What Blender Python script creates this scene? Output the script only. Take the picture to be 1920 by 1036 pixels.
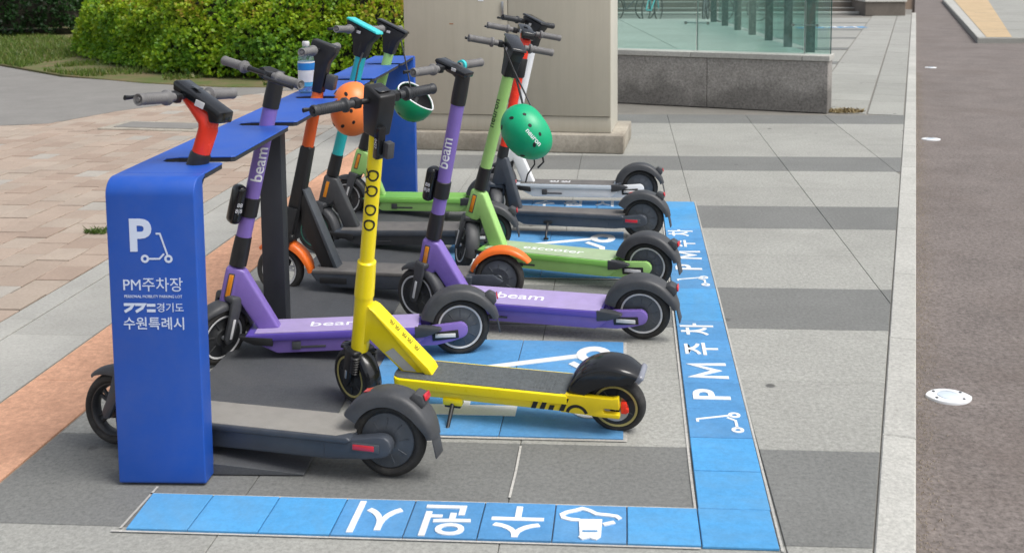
import bpy, bmesh, math, random
import numpy as np
from mathutils import Matrix, Vector, noise
random.seed(7)
R = math.radians
PI = math.pi
sc = bpy.context.scene
for o in list(bpy.data.objects):
    bpy.data.objects.remove(o)
C = sc.collection

# ------------------------------------------------------------------ camera, sky, sun, exposure
cam_data = bpy.data.cameras.new('camera')
cam = bpy.data.objects.new('camera', cam_data)
C.objects.link(cam)
sc.camera = cam
cam_data.sensor_fit = 'HORIZONTAL'
cam_data.sensor_width = 36.0
cam_data.lens = 36.0 * 1950.0 / 1920.0
cam_data.shift_x = -(1047.0 - 960.0) / 1920.0
cam_data.shift_y = -(518.0 - 115.0) / 1920.0
cam_data.clip_end = 500
rot = Matrix(((0.9980211422657043, -0.0007765162390629288, 0.06287445119593044),
              (0.06264062530528927, 0.09930830841082447, -0.9930830841082446),
              (-0.005472810248978041, 0.9950564089050987, 0.09916043285942049)))
cam.matrix_world = Matrix.Translation((0, 0, 1.70)) @ rot.to_4x4()
cam_data.dof.use_dof = True
cam_data.dof.focus_distance = 4.7
cam_data.dof.aperture_fstop = 5.0

SUN_EL, SUN_AZ = R(58), R(112)         # azimuth measured from +Y towards +X
world = bpy.data.worlds.new('World')
sc.world = world
world.use_nodes = True
wn = world.node_tree
for n in list(wn.nodes):
    wn.nodes.remove(n)
sky = wn.nodes.new('ShaderNodeTexSky')
sky.sky_type = 'NISHITA'
sky.sun_disc = False
sky.sun_elevation = SUN_EL
sky.sun_rotation = SUN_AZ
sky.air_density = 1.0
sky.dust_density = 4.0
sky.ozone_density = 0.6
hsv = wn.nodes.new('ShaderNodeHueSaturation')      # hazy, nearly overcast sky: washed out blue
hsv.inputs['Saturation'].default_value = 0.42
bg = wn.nodes.new('ShaderNodeBackground')
bg.inputs['Strength'].default_value = 0.135
wo = wn.nodes.new('ShaderNodeOutputWorld')
wn.links.new(sky.outputs[0], hsv.inputs['Color'])
wn.links.new(hsv.outputs[0], bg.inputs[0])
wn.links.new(bg.outputs[0], wo.inputs[0])

sd = bpy.data.lights.new('sun', 'SUN')
sd.energy = 1.6
sd.angle = R(28)
sd.color = (1.0, 0.98, 0.93)
sun = bpy.data.objects.new('sun', sd)
C.objects.link(sun)
dirv = Vector((math.cos(SUN_EL) * math.sin(SUN_AZ), math.cos(SUN_EL) * math.cos(SUN_AZ), math.sin(SUN_EL)))
sun.rotation_euler = dirv.to_track_quat('Z', 'Y').to_euler()
sun.location = (6, 2, 9)
sc.view_settings.view_transform = 'Standard'
sc.view_settings.look = 'None'
sc.view_settings.exposure = 0.46
sc.view_settings.gamma = 1.0
sc.view_settings.use_curve_mapping = False

# ------------------------------------------------------------------ materials
MATS = {}
def new_mat(name):
    m = bpy.data.materials.new(name)
    m.use_nodes = True
    return m, m.node_tree, m.node_tree.nodes['Principled BSDF']

def paint(name, col, rough=0.45, metal=0.0, var=0.10, bump=0.0, scale=18.0, spec=0.5, coat=0.0, dust=0.0):
    if name in MATS:
        return MATS[name]
    m, nt, p = new_mat(name)
    tc = nt.nodes.new('ShaderNodeTexCoord')
    nz = nt.nodes.new('ShaderNodeTexNoise')
    nz.inputs['Scale'].default_value = scale
    nz.inputs['Detail'].default_value = 6
    nz.inputs['Roughness'].default_value = 0.65
    nt.links.new(tc.outputs['Object'], nz.inputs['Vector'])
    rp = nt.nodes.new('ShaderNodeValToRGB')
    c = col
    rp.color_ramp.elements[0].position = 0.3
    rp.color_ramp.elements[1].position = 0.75
    rp.color_ramp.elements[0].color = (c[0] * (1 - var), c[1] * (1 - var), c[2] * (1 - var), 1)
    rp.color_ramp.elements[1].color = (min(1, c[0] * (1 + var)), min(1, c[1] * (1 + var)), min(1, c[2] * (1 + var)), 1)
    nt.links.new(nz.outputs[0], rp.inputs[0])
    out = rp.outputs[0]
    if dust > 0:
        n2 = nt.nodes.new('ShaderNodeTexNoise')
        n2.inputs['Scale'].default_value = 7
        n2.inputs['Detail'].default_value = 9
        n2.inputs['Roughness'].default_value = 0.75
        nt.links.new(tc.outputs['Object'], n2.inputs['Vector'])
        mr = nt.nodes.new('ShaderNodeMapRange')
        mr.inputs[1].default_value = 0.42
        mr.inputs[2].default_value = 0.72
        mr.inputs[3].default_value = 0
        mr.inputs[4].default_value = dust
        nt.links.new(n2.outputs[0], mr.inputs[0])
        mx = nt.nodes.new('ShaderNodeMix')
        mx.data_type = 'RGBA'
        mx.inputs['B'].default_value = (0.30, 0.28, 0.25, 1)
        nt.links.new(mr.outputs[0], mx.inputs['Factor'])
        nt.links.new(out, mx.inputs['A'])
        out = mx.outputs['Result']
    nt.links.new(out, p.inputs['Base Color'])
    mr2 = nt.nodes.new('ShaderNodeMapRange')
    mr2.inputs[3].default_value = max(0.05, rough - 0.1)
    mr2.inputs[4].default_value = min(1, rough + 0.12)
    nt.links.new(nz.outputs[0], mr2.inputs[0])
    nt.links.new(mr2.outputs[0], p.inputs['Roughness'])
    p.inputs['Metallic'].default_value = metal
    p.inputs['Specular IOR Level'].default_value = spec
    if coat:
        p.inputs['Coat Weight'].default_value = coat
        p.inputs['Coat Roughness'].default_value = 0.12
    if bump > 0:
        n3 = nt.nodes.new('ShaderNodeTexNoise')
        n3.inputs['Scale'].default_value = 260
        n3.inputs['Detail'].default_value = 3
        nt.links.new(tc.outputs['Object'], n3.inputs['Vector'])
        b = nt.nodes.new('ShaderNodeBump')
        b.inputs['Strength'].default_value = bump
        b.inputs['Distance'].default_value = 0.002
        nt.links.new(n3.outputs[0], b.inputs['Height'])
        nt.links.new(b.outputs[0], p.inputs['Normal'])
    MATS[name] = m
    return m

def stone(name, col, speck=0.35, scale=90.0, stain=0.25, rough=0.85, bump=0.35, objvar=0.06, stain_col=(0.09, 0.085, 0.075), patch=0.10, spots=0.0, damp=0.0):
    """granite, concrete, asphalt: speckle + stains + slab-to-slab variation"""
    if name in MATS:
        return MATS[name]
    m, nt, p = new_mat(name)
    L = nt.links.new
    geo = nt.nodes.new('ShaderNodeNewGeometry')
    pos = geo.outputs['Position']
    a = nt.nodes.new('ShaderNodeTexNoise')
    a.inputs['Scale'].default_value = scale
    a.inputs['Detail'].default_value = 5
    a.inputs['Roughness'].default_value = 0.85
    L(pos, a.inputs['Vector'])
    mr = nt.nodes.new('ShaderNodeMapRange')
    mr.inputs[1].default_value = 0.28
    mr.inputs[2].default_value = 0.72
    mr.inputs[3].default_value = 1 - speck
    mr.inputs[4].default_value = 1 + speck
    L(a.outputs[0], mr.inputs[0])
    b = nt.nodes.new('ShaderNodeTexNoise')
    b.inputs['Scale'].default_value = 2.2
    b.inputs['Detail'].default_value = 7
    b.inputs['Roughness'].default_value = 0.7
    L(pos, b.inputs['Vector'])
    mrb = nt.nodes.new('ShaderNodeMapRange')
    mrb.inputs[1].default_value = 0.3
    mrb.inputs[2].default_value = 0.7
    mrb.inputs[3].default_value = 1 - patch
    mrb.inputs[4].default_value = 1 + patch
    L(b.outputs[0], mrb.inputs[0])
    oi = nt.nodes.new('ShaderNodeObjectInfo')
    mro = nt.nodes.new('ShaderNodeMapRange')
    mro.inputs[3].default_value = 1 - objvar
    mro.inputs[4].default_value = 1 + objvar
    L(oi.outputs['Random'], mro.inputs[0])
    m1 = nt.nodes.new('ShaderNodeMath'); m1.operation = 'MULTIPLY'
    L(mr.outputs[0], m1.inputs[0]); L(mrb.outputs[0], m1.inputs[1])
    m2 = nt.nodes.new('ShaderNodeMath'); m2.operation = 'MULTIPLY'
    L(m1.outputs[0], m2.inputs[0]); L(mro.outputs[0], m2.inputs[1])
    vm = nt.nodes.new('ShaderNodeVectorMath'); vm.operation = 'SCALE'
    vm.inputs[0].default_value = col
    L(m2.outputs[0], vm.inputs['Scale'])
    out = vm.outputs[0]
    if stain > 0:
        s = nt.nodes.new('ShaderNodeTexNoise')
        s.inputs['Scale'].default_value = 0.9
        s.inputs['Detail'].default_value = 10
        s.inputs['Roughness'].default_value = 0.72
        s.inputs['Distortion'].default_value = 0.6
        L(pos, s.inputs['Vector'])
        ms = nt.nodes.new('ShaderNodeMapRange')
        ms.inputs[1].default_value = 0.48
        ms.inputs[2].default_value = 0.75
        ms.inputs[3].default_value = 0
        ms.inputs[4].default_value = stain
        L(s.outputs[0], ms.inputs[0])
        mx = nt.nodes.new('ShaderNodeMix'); mx.data_type = 'RGBA'
        mx.inputs['B'].default_value = (*stain_col, 1)
        L(ms.outputs[0], mx.inputs['Factor']); L(out, mx.inputs['A'])
        out = mx.outputs['Result']
    if damp > 0:                        # rising damp and grime with an uneven upper edge
        sx = nt.nodes.new('ShaderNodeSeparateXYZ')
        L(pos, sx.inputs[0])
        dn = nt.nodes.new('ShaderNodeTexNoise')
        dn.inputs['Scale'].default_value = 1.5
        dn.inputs['Detail'].default_value = 5
        L(pos, dn.inputs['Vector'])
        dm = nt.nodes.new('ShaderNodeMath'); dm.operation = 'MULTIPLY_ADD'
        dm.inputs[1].default_value = -1.7; dm.inputs[2].default_value = 0.78
        L(dn.outputs[0], dm.inputs[0])
        da = nt.nodes.new('ShaderNodeMath'); da.operation = 'ADD'
        L(dm.outputs[0], da.inputs[0]); L(sx.outputs[2], da.inputs[1])
        dr_ = nt.nodes.new('ShaderNodeMapRange')
        dr_.inputs[1].default_value = damp - 0.32; dr_.inputs[2].default_value = damp - 0.02
        dr_.inputs[3].default_value = 0.78; dr_.inputs[4].default_value = 0.0
        L(da.outputs[0], dr_.inputs[0])
        dv = nt.nodes.new('ShaderNodeVectorMath'); dv.operation = 'SCALE'
        L(out, dv.inputs[0]); dv.inputs['Scale'].default_value = 0.42
        mx = nt.nodes.new('ShaderNodeMix'); mx.data_type = 'RGBA'
        L(dr_.outputs[0], mx.inputs['Factor']); L(out, mx.inputs['A']); L(dv.outputs[0], mx.inputs['B'])
        out = mx.outputs['Result']
    if spots > 0:                       # old chewing gum spots
        v = nt.nodes.new('ShaderNodeTexVoronoi')
        v.inputs['Scale'].default_value = 2.3
        L(pos, v.inputs['Vector'])
        mv = nt.nodes.new('ShaderNodeMapRange')
        mv.inputs[1].default_value = 0.035
        mv.inputs[2].default_value = 0.055
        mv.inputs[3].default_value = spots
        mv.inputs[4].default_value = 0
        L(v.outputs['Distance'], mv.inputs[0])
        mx = nt.nodes.new('ShaderNodeMix'); mx.data_type = 'RGBA'
        mx.inputs['B'].default_value = (0.06, 0.06, 0.06, 1)
        L(mv.outputs[0], mx.inputs['Factor']); L(out, mx.inputs['A'])
        out = mx.outputs['Result']
    L(out, p.inputs['Base Color'])
    p.inputs['Roughness'].default_value = rough
    p.inputs['Specular IOR Level'].default_value = 0.3
    bp = nt.nodes.new('ShaderNodeBump')
    bp.inputs['Strength'].default_value = bump
    bp.inputs['Distance'].default_value = 0.003
    L(a.outputs[0], bp.inputs['Height'])
    L(bp.outputs[0], p.inputs['Normal'])
    MATS[name] = m
    return m

M_LIGHT = stone('granite_light', (0.305, 0.305, 0.281), speck=0.38, scale=55, stain=0.42, stain_col=(0.185, 0.182, 0.165), spots=0.8, patch=0.07)
M_DARK = stone('granite_dark', (0.165, 0.168, 0.161), speck=0.36, scale=62, stain=0.14, stain_col=(0.13, 0.125, 0.12), spots=0.5, patch=0.10)
M_WALLG = stone('granite_wall', (0.30, 0.285, 0.265), speck=0.60, scale=42, stain=0.35, stain_col=(0.16, 0.15, 0.13), patch=0.10, damp=0.40)
M_KERB = stone('granite_kerb', (0.42, 0.415, 0.385), speck=0.34, scale=62, stain=0.30, stain_col=(0.24, 0.235, 0.21))
M_ROAD = stone('asphalt', (0.178, 0.154, 0.142), speck=0.62, scale=48, stain=0.65, bump=1.0, stain_col=(0.12, 0.095, 0.082), patch=0.16)
M_PATH = stone('path_concrete', (0.215, 0.207, 0.195), speck=0.2, stain=0.35, stain_col=(0.2, 0.19, 0.18), patch=0.12)
M_TERRA = stone('terracotta', (0.56, 0.315, 0.205), speck=0.34, scale=30, stain=0.85, stain_col=(0.36, 0.19, 0.12), patch=0.14, bump=0.6)
M_STRIP = stone('concrete_strip', (0.345, 0.34, 0.315), speck=0.22, scale=62, stain=0.3, stain_col=(0.22, 0.21, 0.19))
M_PAV = [stone('paver_%s' % n, c, speck=0.14, scale=60, stain=0.30, stain_col=(0.27, 0.21, 0.165), patch=0.10, objvar=0.05)
         for n, c in (('rose', (0.350, 0.278, 0.225)), ('sand', (0.360, 0.298, 0.245)), ('clay', (0.325, 0.250, 0.200)), ('pale', (0.345, 0.320, 0.285)))]
M_JOINT = stone('joint_sand', (0.20, 0.19, 0.17), speck=0.3, stain=0.2)
M_MORTAR = stone('mortar', (0.44, 0.43, 0.40), speck=0.35, stain=0.7, stain_col=(0.26, 0.25, 0.23))
M_GREENJ = stone('joint_brown', (0.075, 0.055, 0.040), speck=0.3, stain=0.3)
M_CONC = stone('base_concrete', (0.33, 0.30, 0.25), speck=0.25, scale=30, stain=0.75, stain_col=(0.13, 0.10, 0.07), patch=0.25)
M_SOIL = stone('soil', (0.125, 0.085, 0.055), speck=0.5, scale=40, stain=0.5, stain_col=(0.10, 0.075, 0.04))
M_BTILE = stone('blue_tile', (0.072, 0.300, 0.590), speck=0.16, scale=46, stain=0.95, stain_col=(0.14, 0.29, 0.44), patch=0.14, rough=0.7, objvar=0.07)
M_BTILE2 = stone('blue_tile_letter', (0.080, 0.255, 0.500), speck=0.16, scale=46, stain=0.75, stain_col=(0.17, 0.31, 0.46), patch=0.14, rough=0.7, objvar=0.07)
M_WMARK = stone('white_marking', (0.74, 0.75, 0.75), speck=0.08, stain=0.65, stain_col=(0.50, 0.52, 0.53), bump=0.2)
M_MAT = stone('rack_base_plate', (0.075, 0.08, 0.088), speck=0.3, scale=120, stain=0.5, stain_col=(0.14, 0.135, 0.13), rough=0.6)
M_FARSTONE = stone('step_stone', (0.19, 0.165, 0.14), speck=0.2, scale=30, stain=0.5)

M_RACK = paint('rack_blue', (0.010, 0.082, 0.43), rough=0.50, var=0.06, bump=0.12, scale=3, dust=0.07)
M_RACKEDGE = paint('rack_edge_dark', (0.025, 0.028, 0.035), rough=0.5)
M_BLK = paint('plastic_black', (0.013, 0.0135, 0.015), rough=0.42, var=0.2, dust=0.02)
M_BLK2 = paint('plastic_charcoal', (0.046, 0.049, 0.055), rough=0.5, var=0.15, bump=0.15, dust=0.10)
M_GLOSS = paint('plastic_gloss_black', (0.012, 0.013, 0.015), rough=0.16, var=0.1)
M_GREYB = paint('body_dark_grey', (0.045, 0.054, 0.070), rough=0.42, var=0.12, dust=0.08)
M_TYRE = paint('tyre_rubber', (0.022, 0.021, 0.020), rough=0.8, var=0.25, bump=0.5, dust=0.16)
M_RIM = paint('rim_black', (0.022, 0.024, 0.027), rough=0.45, var=0.2, dust=0.12)
M_MOTOR = paint('motor_grey', (0.075, 0.085, 0.10), rough=0.4, metal=0.3, var=0.15, dust=0.10)
M_STRIPE = paint('reflective_white', (0.62, 0.62, 0.62), rough=0.35, var=0.1)
M_STRIPEG = paint('reflective_green', (0.03, 0.14, 0.10), rough=0.35, var=0.1)
M_STRIPEY = paint('reflective_yellow', (0.45, 0.38, 0.13), rough=0.35, var=0.1)
M_SILVER = paint('silver_metal', (0.55, 0.56, 0.57), rough=0.28, metal=0.8, var=0.1)
M_GRIP = paint('grip_grey', (0.150, 0.147, 0.147), rough=0.6, var=0.12, bump=0.3, dust=0.1)
M_GRIPB = paint('grip_black', (0.03, 0.032, 0.036), rough=0.5, var=0.2, bump=0.3)
M_PURP = paint('purple_paint', (0.205, 0.135, 0.45), rough=0.36, var=0.06, dust=0.05)
M_PURPD = paint('purple_dark', (0.10, 0.065, 0.36), rough=0.4, var=0.06)
M_PDECK = paint('purple_deck', (0.36, 0.29, 0.53), rough=0.7, var=0.08, bump=0.5, dust=0.16)
M_LIME = paint('lime_paint', (0.35, 0.62, 0.19), rough=0.36, var=0.05, dust=0.03)
M_LIMED = paint('lime_dark', (0.21, 0.50, 0.10), rough=0.4, var=0.05)
M_LDECK = paint('lime_deck', (0.34, 0.45, 0.27), rough=0.75, var=0.08, bump=0.5, dust=0.2)
M_YEL = paint('yellow_paint', (0.93, 0.74, 0.008), rough=0.30, var=0.04, dust=0.02)
M_YELD = paint('yellow_side', (0.88, 0.66, 0.010), rough=0.34, var=0.05, dust=0.05)
M_ORA = paint('orange_plastic', (0.87, 0.165, 0.018), rough=0.35, var=0.06)
M_ORA2 = paint('orange_stem', (0.68, 0.105, 0.016), rough=0.35, var=0.05)
M_RED = paint('red_paint', (0.85, 0.045, 0.02), rough=0.24, var=0.08)
M_TEAL = paint('teal_paint', (0.02, 0.40, 0.42), rough=0.36, var=0.05)
M_TEALL = paint('teal_light', (0.05, 0.55, 0.56), rough=0.4, var=0.05)
M_WHITE = paint('white_paint', (0.78, 0.80, 0.82), rough=0.35, var=0.04, dust=0.04)
M_WDECK = paint('silver_side', (0.50, 0.56, 0.62), rough=0.35, var=0.05, dust=0.05)
M_GDECK = paint('deck_rubber_dark', (0.115, 0.11, 0.108), rough=0.8, var=0.1, bump=0.6, dust=0.30)
M_GDECKL = paint('deck_rubber_pale', (0.245, 0.235, 0.215), rough=0.85, var=0.10, bump=0.6, dust=0.35)
M_YDECK = paint('deck_mat_black', (0.088, 0.100, 0.105), rough=0.75, var=0.30, bump=0.9, dust=0.08, scale=70)
M_REFO = paint('reflector_amber', (0.75, 0.26, 0.015), rough=0.2, var=0.15, coat=0.6)
M_REFR = paint('reflector_red', (0.55, 0.012, 0.03), rough=0.2, var=0.15, coat=0.6)
M_TXTW = paint('print_white', (0.78, 0.79, 0.82), rough=0.5, var=0.04)
M_TXTP = paint('print_pale_blue', (0.60, 0.68, 0.84), rough=0.5, var=0.04)
M_TXTK = paint('print_black', (0.012, 0.012, 0.012), rough=0.5, var=0.04)
M_TXTD = paint('print_dark_green', (0.05, 0.10, 0.03), rough=0.5, var=0.04)
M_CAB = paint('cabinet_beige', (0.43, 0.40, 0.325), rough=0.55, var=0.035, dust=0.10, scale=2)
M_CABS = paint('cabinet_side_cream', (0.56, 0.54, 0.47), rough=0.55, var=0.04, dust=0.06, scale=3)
M_HELG = paint('helmet_green', (0.0, 0.38, 0.17), rough=0.38, var=0.05)
M_HELG2 = paint('helmet_deep_green', (0.0, 0.27, 0.11), rough=0.38, var=0.05)
M_HELO = paint('helmet_orange', (0.86, 0.22, 0.05), rough=0.38, var=0.05)
M_FOAM = paint('helmet_lining', (0.03, 0.03, 0.033), rough=0.9, var=0.3, bump=0.5)
M_STEEL = paint('stainless', (0.5, 0.5, 0.5), rough=0.3, metal=1.0, var=0.1)
M_FIN = paint('fin_dark_green', (0.05, 0.085, 0.075), rough=0.25, var=0.2)
M_FROST = paint('label_blue', (0.02, 0.22, 0.62), rough=0.4, var=0.05)

def mottled(name, c1, c2, scale, streak=False, rough=0.9):
    m, nt, p = new_mat(name)
    L = nt.links.new
    geo = nt.nodes.new('ShaderNodeNewGeometry')
    n = nt.nodes.new('ShaderNodeTexNoise')
    n.inputs['Scale'].default_value = scale
    n.inputs['Detail'].default_value = 8
    n.inputs['Roughness'].default_value = 0.7
    L(geo.outputs['Position'], n.inputs['Vector'])
    r = nt.nodes.new('ShaderNodeValToRGB')
    r.color_ramp.elements[0].position = 0.38
    r.color_ramp.elements[1].position = 0.62
    r.color_ramp.elements[0].color = (*c1, 1)
    r.color_ramp.elements[1].color = (*c2, 1)
    L(n.outputs[0], r.inputs[0])
    L(r.outputs[0], p.inputs['Base Color'])
    p.inputs['Roughness'].default_value = rough
    b = nt.nodes.new('ShaderNodeBump')
    b.inputs['Distance'].default_value = 0.02
    L(n.outputs[0], b.inputs['Height'])
    L(b.outputs[0], p.inputs['Normal'])
    return m
M_GRASSG = mottled('grass_ground', (0.075, 0.11, 0.02), (0.16, 0.12, 0.06), 2.2)

def leafmat(name, ramp, rough=0.45):
    """leaf colours differ from leaf to leaf and in loose patches of young growth"""
    m, nt, p = new_mat(name)
    L = nt.links.new
    geo = nt.nodes.new('ShaderNodeNewGeometry')
    at = nt.nodes.new('ShaderNodeAttribute')
    at.attribute_name = 'age'
    add = nt.nodes.new('ShaderNodeMath'); add.operation = 'MULTIPLY_ADD'
    L(geo.outputs['Random Per Island'], add.inputs[0])
    add.inputs[1].default_value = 0.45
    L(at.outputs['Fac'], add.inputs[2])
    r = nt.nodes.new('ShaderNodeValToRGB')
    el = r.color_ramp.elements
    el[0].position, el[0].color = ramp[0][0], (*ramp[0][1], 1)
    el[1].position, el[1].color = ramp[-1][0], (*ramp[-1][1], 1)
    for pos, c in ramp[1:-1]:
        e = el.new(pos); e.color = (*c, 1)
    L(add.outputs[0], r.inputs[0])
    L(r.outputs[0], p.inputs['Base Color'])
    p.inputs['Roughness'].default_value = rough
    tr = nt.nodes.new('ShaderNodeBsdfTranslucent')
    L(r.outputs[0], tr.inputs['Color'])
    mx = nt.nodes.new('ShaderNodeMixShader')
    mx.inputs[0].default_value = 0.42
    L(p.outputs[0], mx.inputs[1]); L(tr.outputs[0], mx.inputs[2])
    L(mx.outputs[0], nt.nodes['Material Output'].inputs['Surface'])
    return m
M_LEAF = leafmat('hedge_leaf', [(0.0, (0.09, 0.22, 0.03)), (0.25, (0.17, 0.35, 0.03)), (0.52, (0.27, 0.43, 0.02)), (0.85, (0.42, 0.52, 0.03)), (1.0, (0.50, 0.36, 0.07))])
M_LEAFD = leafmat('dark_hedge_leaf', [(0.0, (0.012, 0.035, 0.012)), (0.5, (0.028, 0.085, 0.018)), (1.0, (0.07, 0.16, 0.02))])
M_BLADE = leafmat('grass_blade', [(0.0, (0.05, 0.10, 0.015)), (0.6, (0.13, 0.21, 0.03)), (1.1, (0.26, 0.22, 0.09))])
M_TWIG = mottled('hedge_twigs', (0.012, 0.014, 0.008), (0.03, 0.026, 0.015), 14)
M_DRY = mottled('dry_litter', (0.20, 0.14, 0.06), (0.36, 0.29, 0.15), 20)

def glassmat(name, tint, refl=0.10):
    m = bpy.data.materials.new(name)
    m.use_nodes = True
    nt = m.node_tree
    for n in list(nt.nodes):
        nt.nodes.remove(n)
    t = nt.nodes.new('ShaderNodeBsdfTransparent')
    t.inputs[0].default_value = (*tint, 1)
    g = nt.nodes.new('ShaderNodeBsdfGlossy')
    g.inputs['Roughness'].default_value = 0.06
    g.inputs['Color'].default_value = (0.85, 0.95, 0.93, 1)
    d = nt.nodes.new('ShaderNodeBsdfDiffuse')
    d.inputs['Color'].default_value = (0.35, 0.50, 0.47, 1)
    mx = nt.nodes.new('ShaderNodeMixShader')
    fr = nt.nodes.new('ShaderNodeFresnel')
    fr.inputs[0].default_value = 1.5
    ml = nt.nodes.new('ShaderNodeMath'); ml.operation = 'MULTIPLY_ADD'
    ml.inputs[1].default_value = 1.0; ml.inputs[2].default_value = refl - 0.04
    nt.links.new(fr.outputs[0], ml.inputs[0])
    mx2 = nt.nodes.new('ShaderNodeMixShader')
    mx2.inputs[0].default_value = 0.10        # film of dust on the pane
    out = nt.nodes.new('ShaderNodeOutputMaterial')
    nt.links.new(t.outputs[0], mx2.inputs[1]); nt.links.new(d.outputs[0], mx2.inputs[2])
    mx.inputs[0].default_value = refl
    nt.links.new(mx2.outputs[0], mx.inputs[1]); nt.links.new(g.outputs[0], mx.inputs[2])
    nt.links.new(mx.outputs[0], out.inputs[0])
    return m
M_GLASS = glassmat('railing_glass', (0.80, 0.93, 0.90), 0.06)
M_GLASSE = paint('glass_edge', (0.02, 0.09, 0.08), rough=0.2, var=0.1)
M_PET = glassmat('bottle_plastic', (0.80, 0.90, 0.98), 0.12)

def streaks(m, amount=0.22):
    """faint vertical rain streaks on painted sheet metal"""
    nt = m.node_tree
    p = nt.nodes['Principled BSDF']
    src = p.inputs['Base Color'].links[0].from_socket
    tc = nt.nodes.new('ShaderNodeTexCoord')
    mp = nt.nodes.new('ShaderNodeMapping')
    mp.inputs['Scale'].default_value = (16, 16, 0.7)
    n = nt.nodes.new('ShaderNodeTexNoise')
    n.inputs['Scale'].default_value = 1.0
    n.inputs['Detail'].default_value = 7
    n.inputs['Roughness'].default_value = 0.75
    r = nt.nodes.new('ShaderNodeMapRange')
    r.inputs[1].default_value = 0.45
    r.inputs[2].default_value = 0.72
    r.inputs[3].default_value = 0.0
    r.inputs[4].default_value = amount
    x = nt.nodes.new('ShaderNodeMix'); x.data_type = 'RGBA'
    x.inputs['B'].default_value = (0.20, 0.17, 0.12, 1)
    nt.links.new(tc.outputs['Object'], mp.inputs[0]); nt.links.new(mp.outputs[0], n.inputs['Vector'])
    nt.links.new(n.outputs[0], r.inputs[0]); nt.links.new(r.outputs[0], x.inputs['Factor'])
    nt.links.new(src, x.inputs['A']); nt.links.new(x.outputs['Result'], p.inputs['Base Color'])
streaks(M_CAB, 0.16)
streaks(M_CABS, 0.12)

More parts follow.
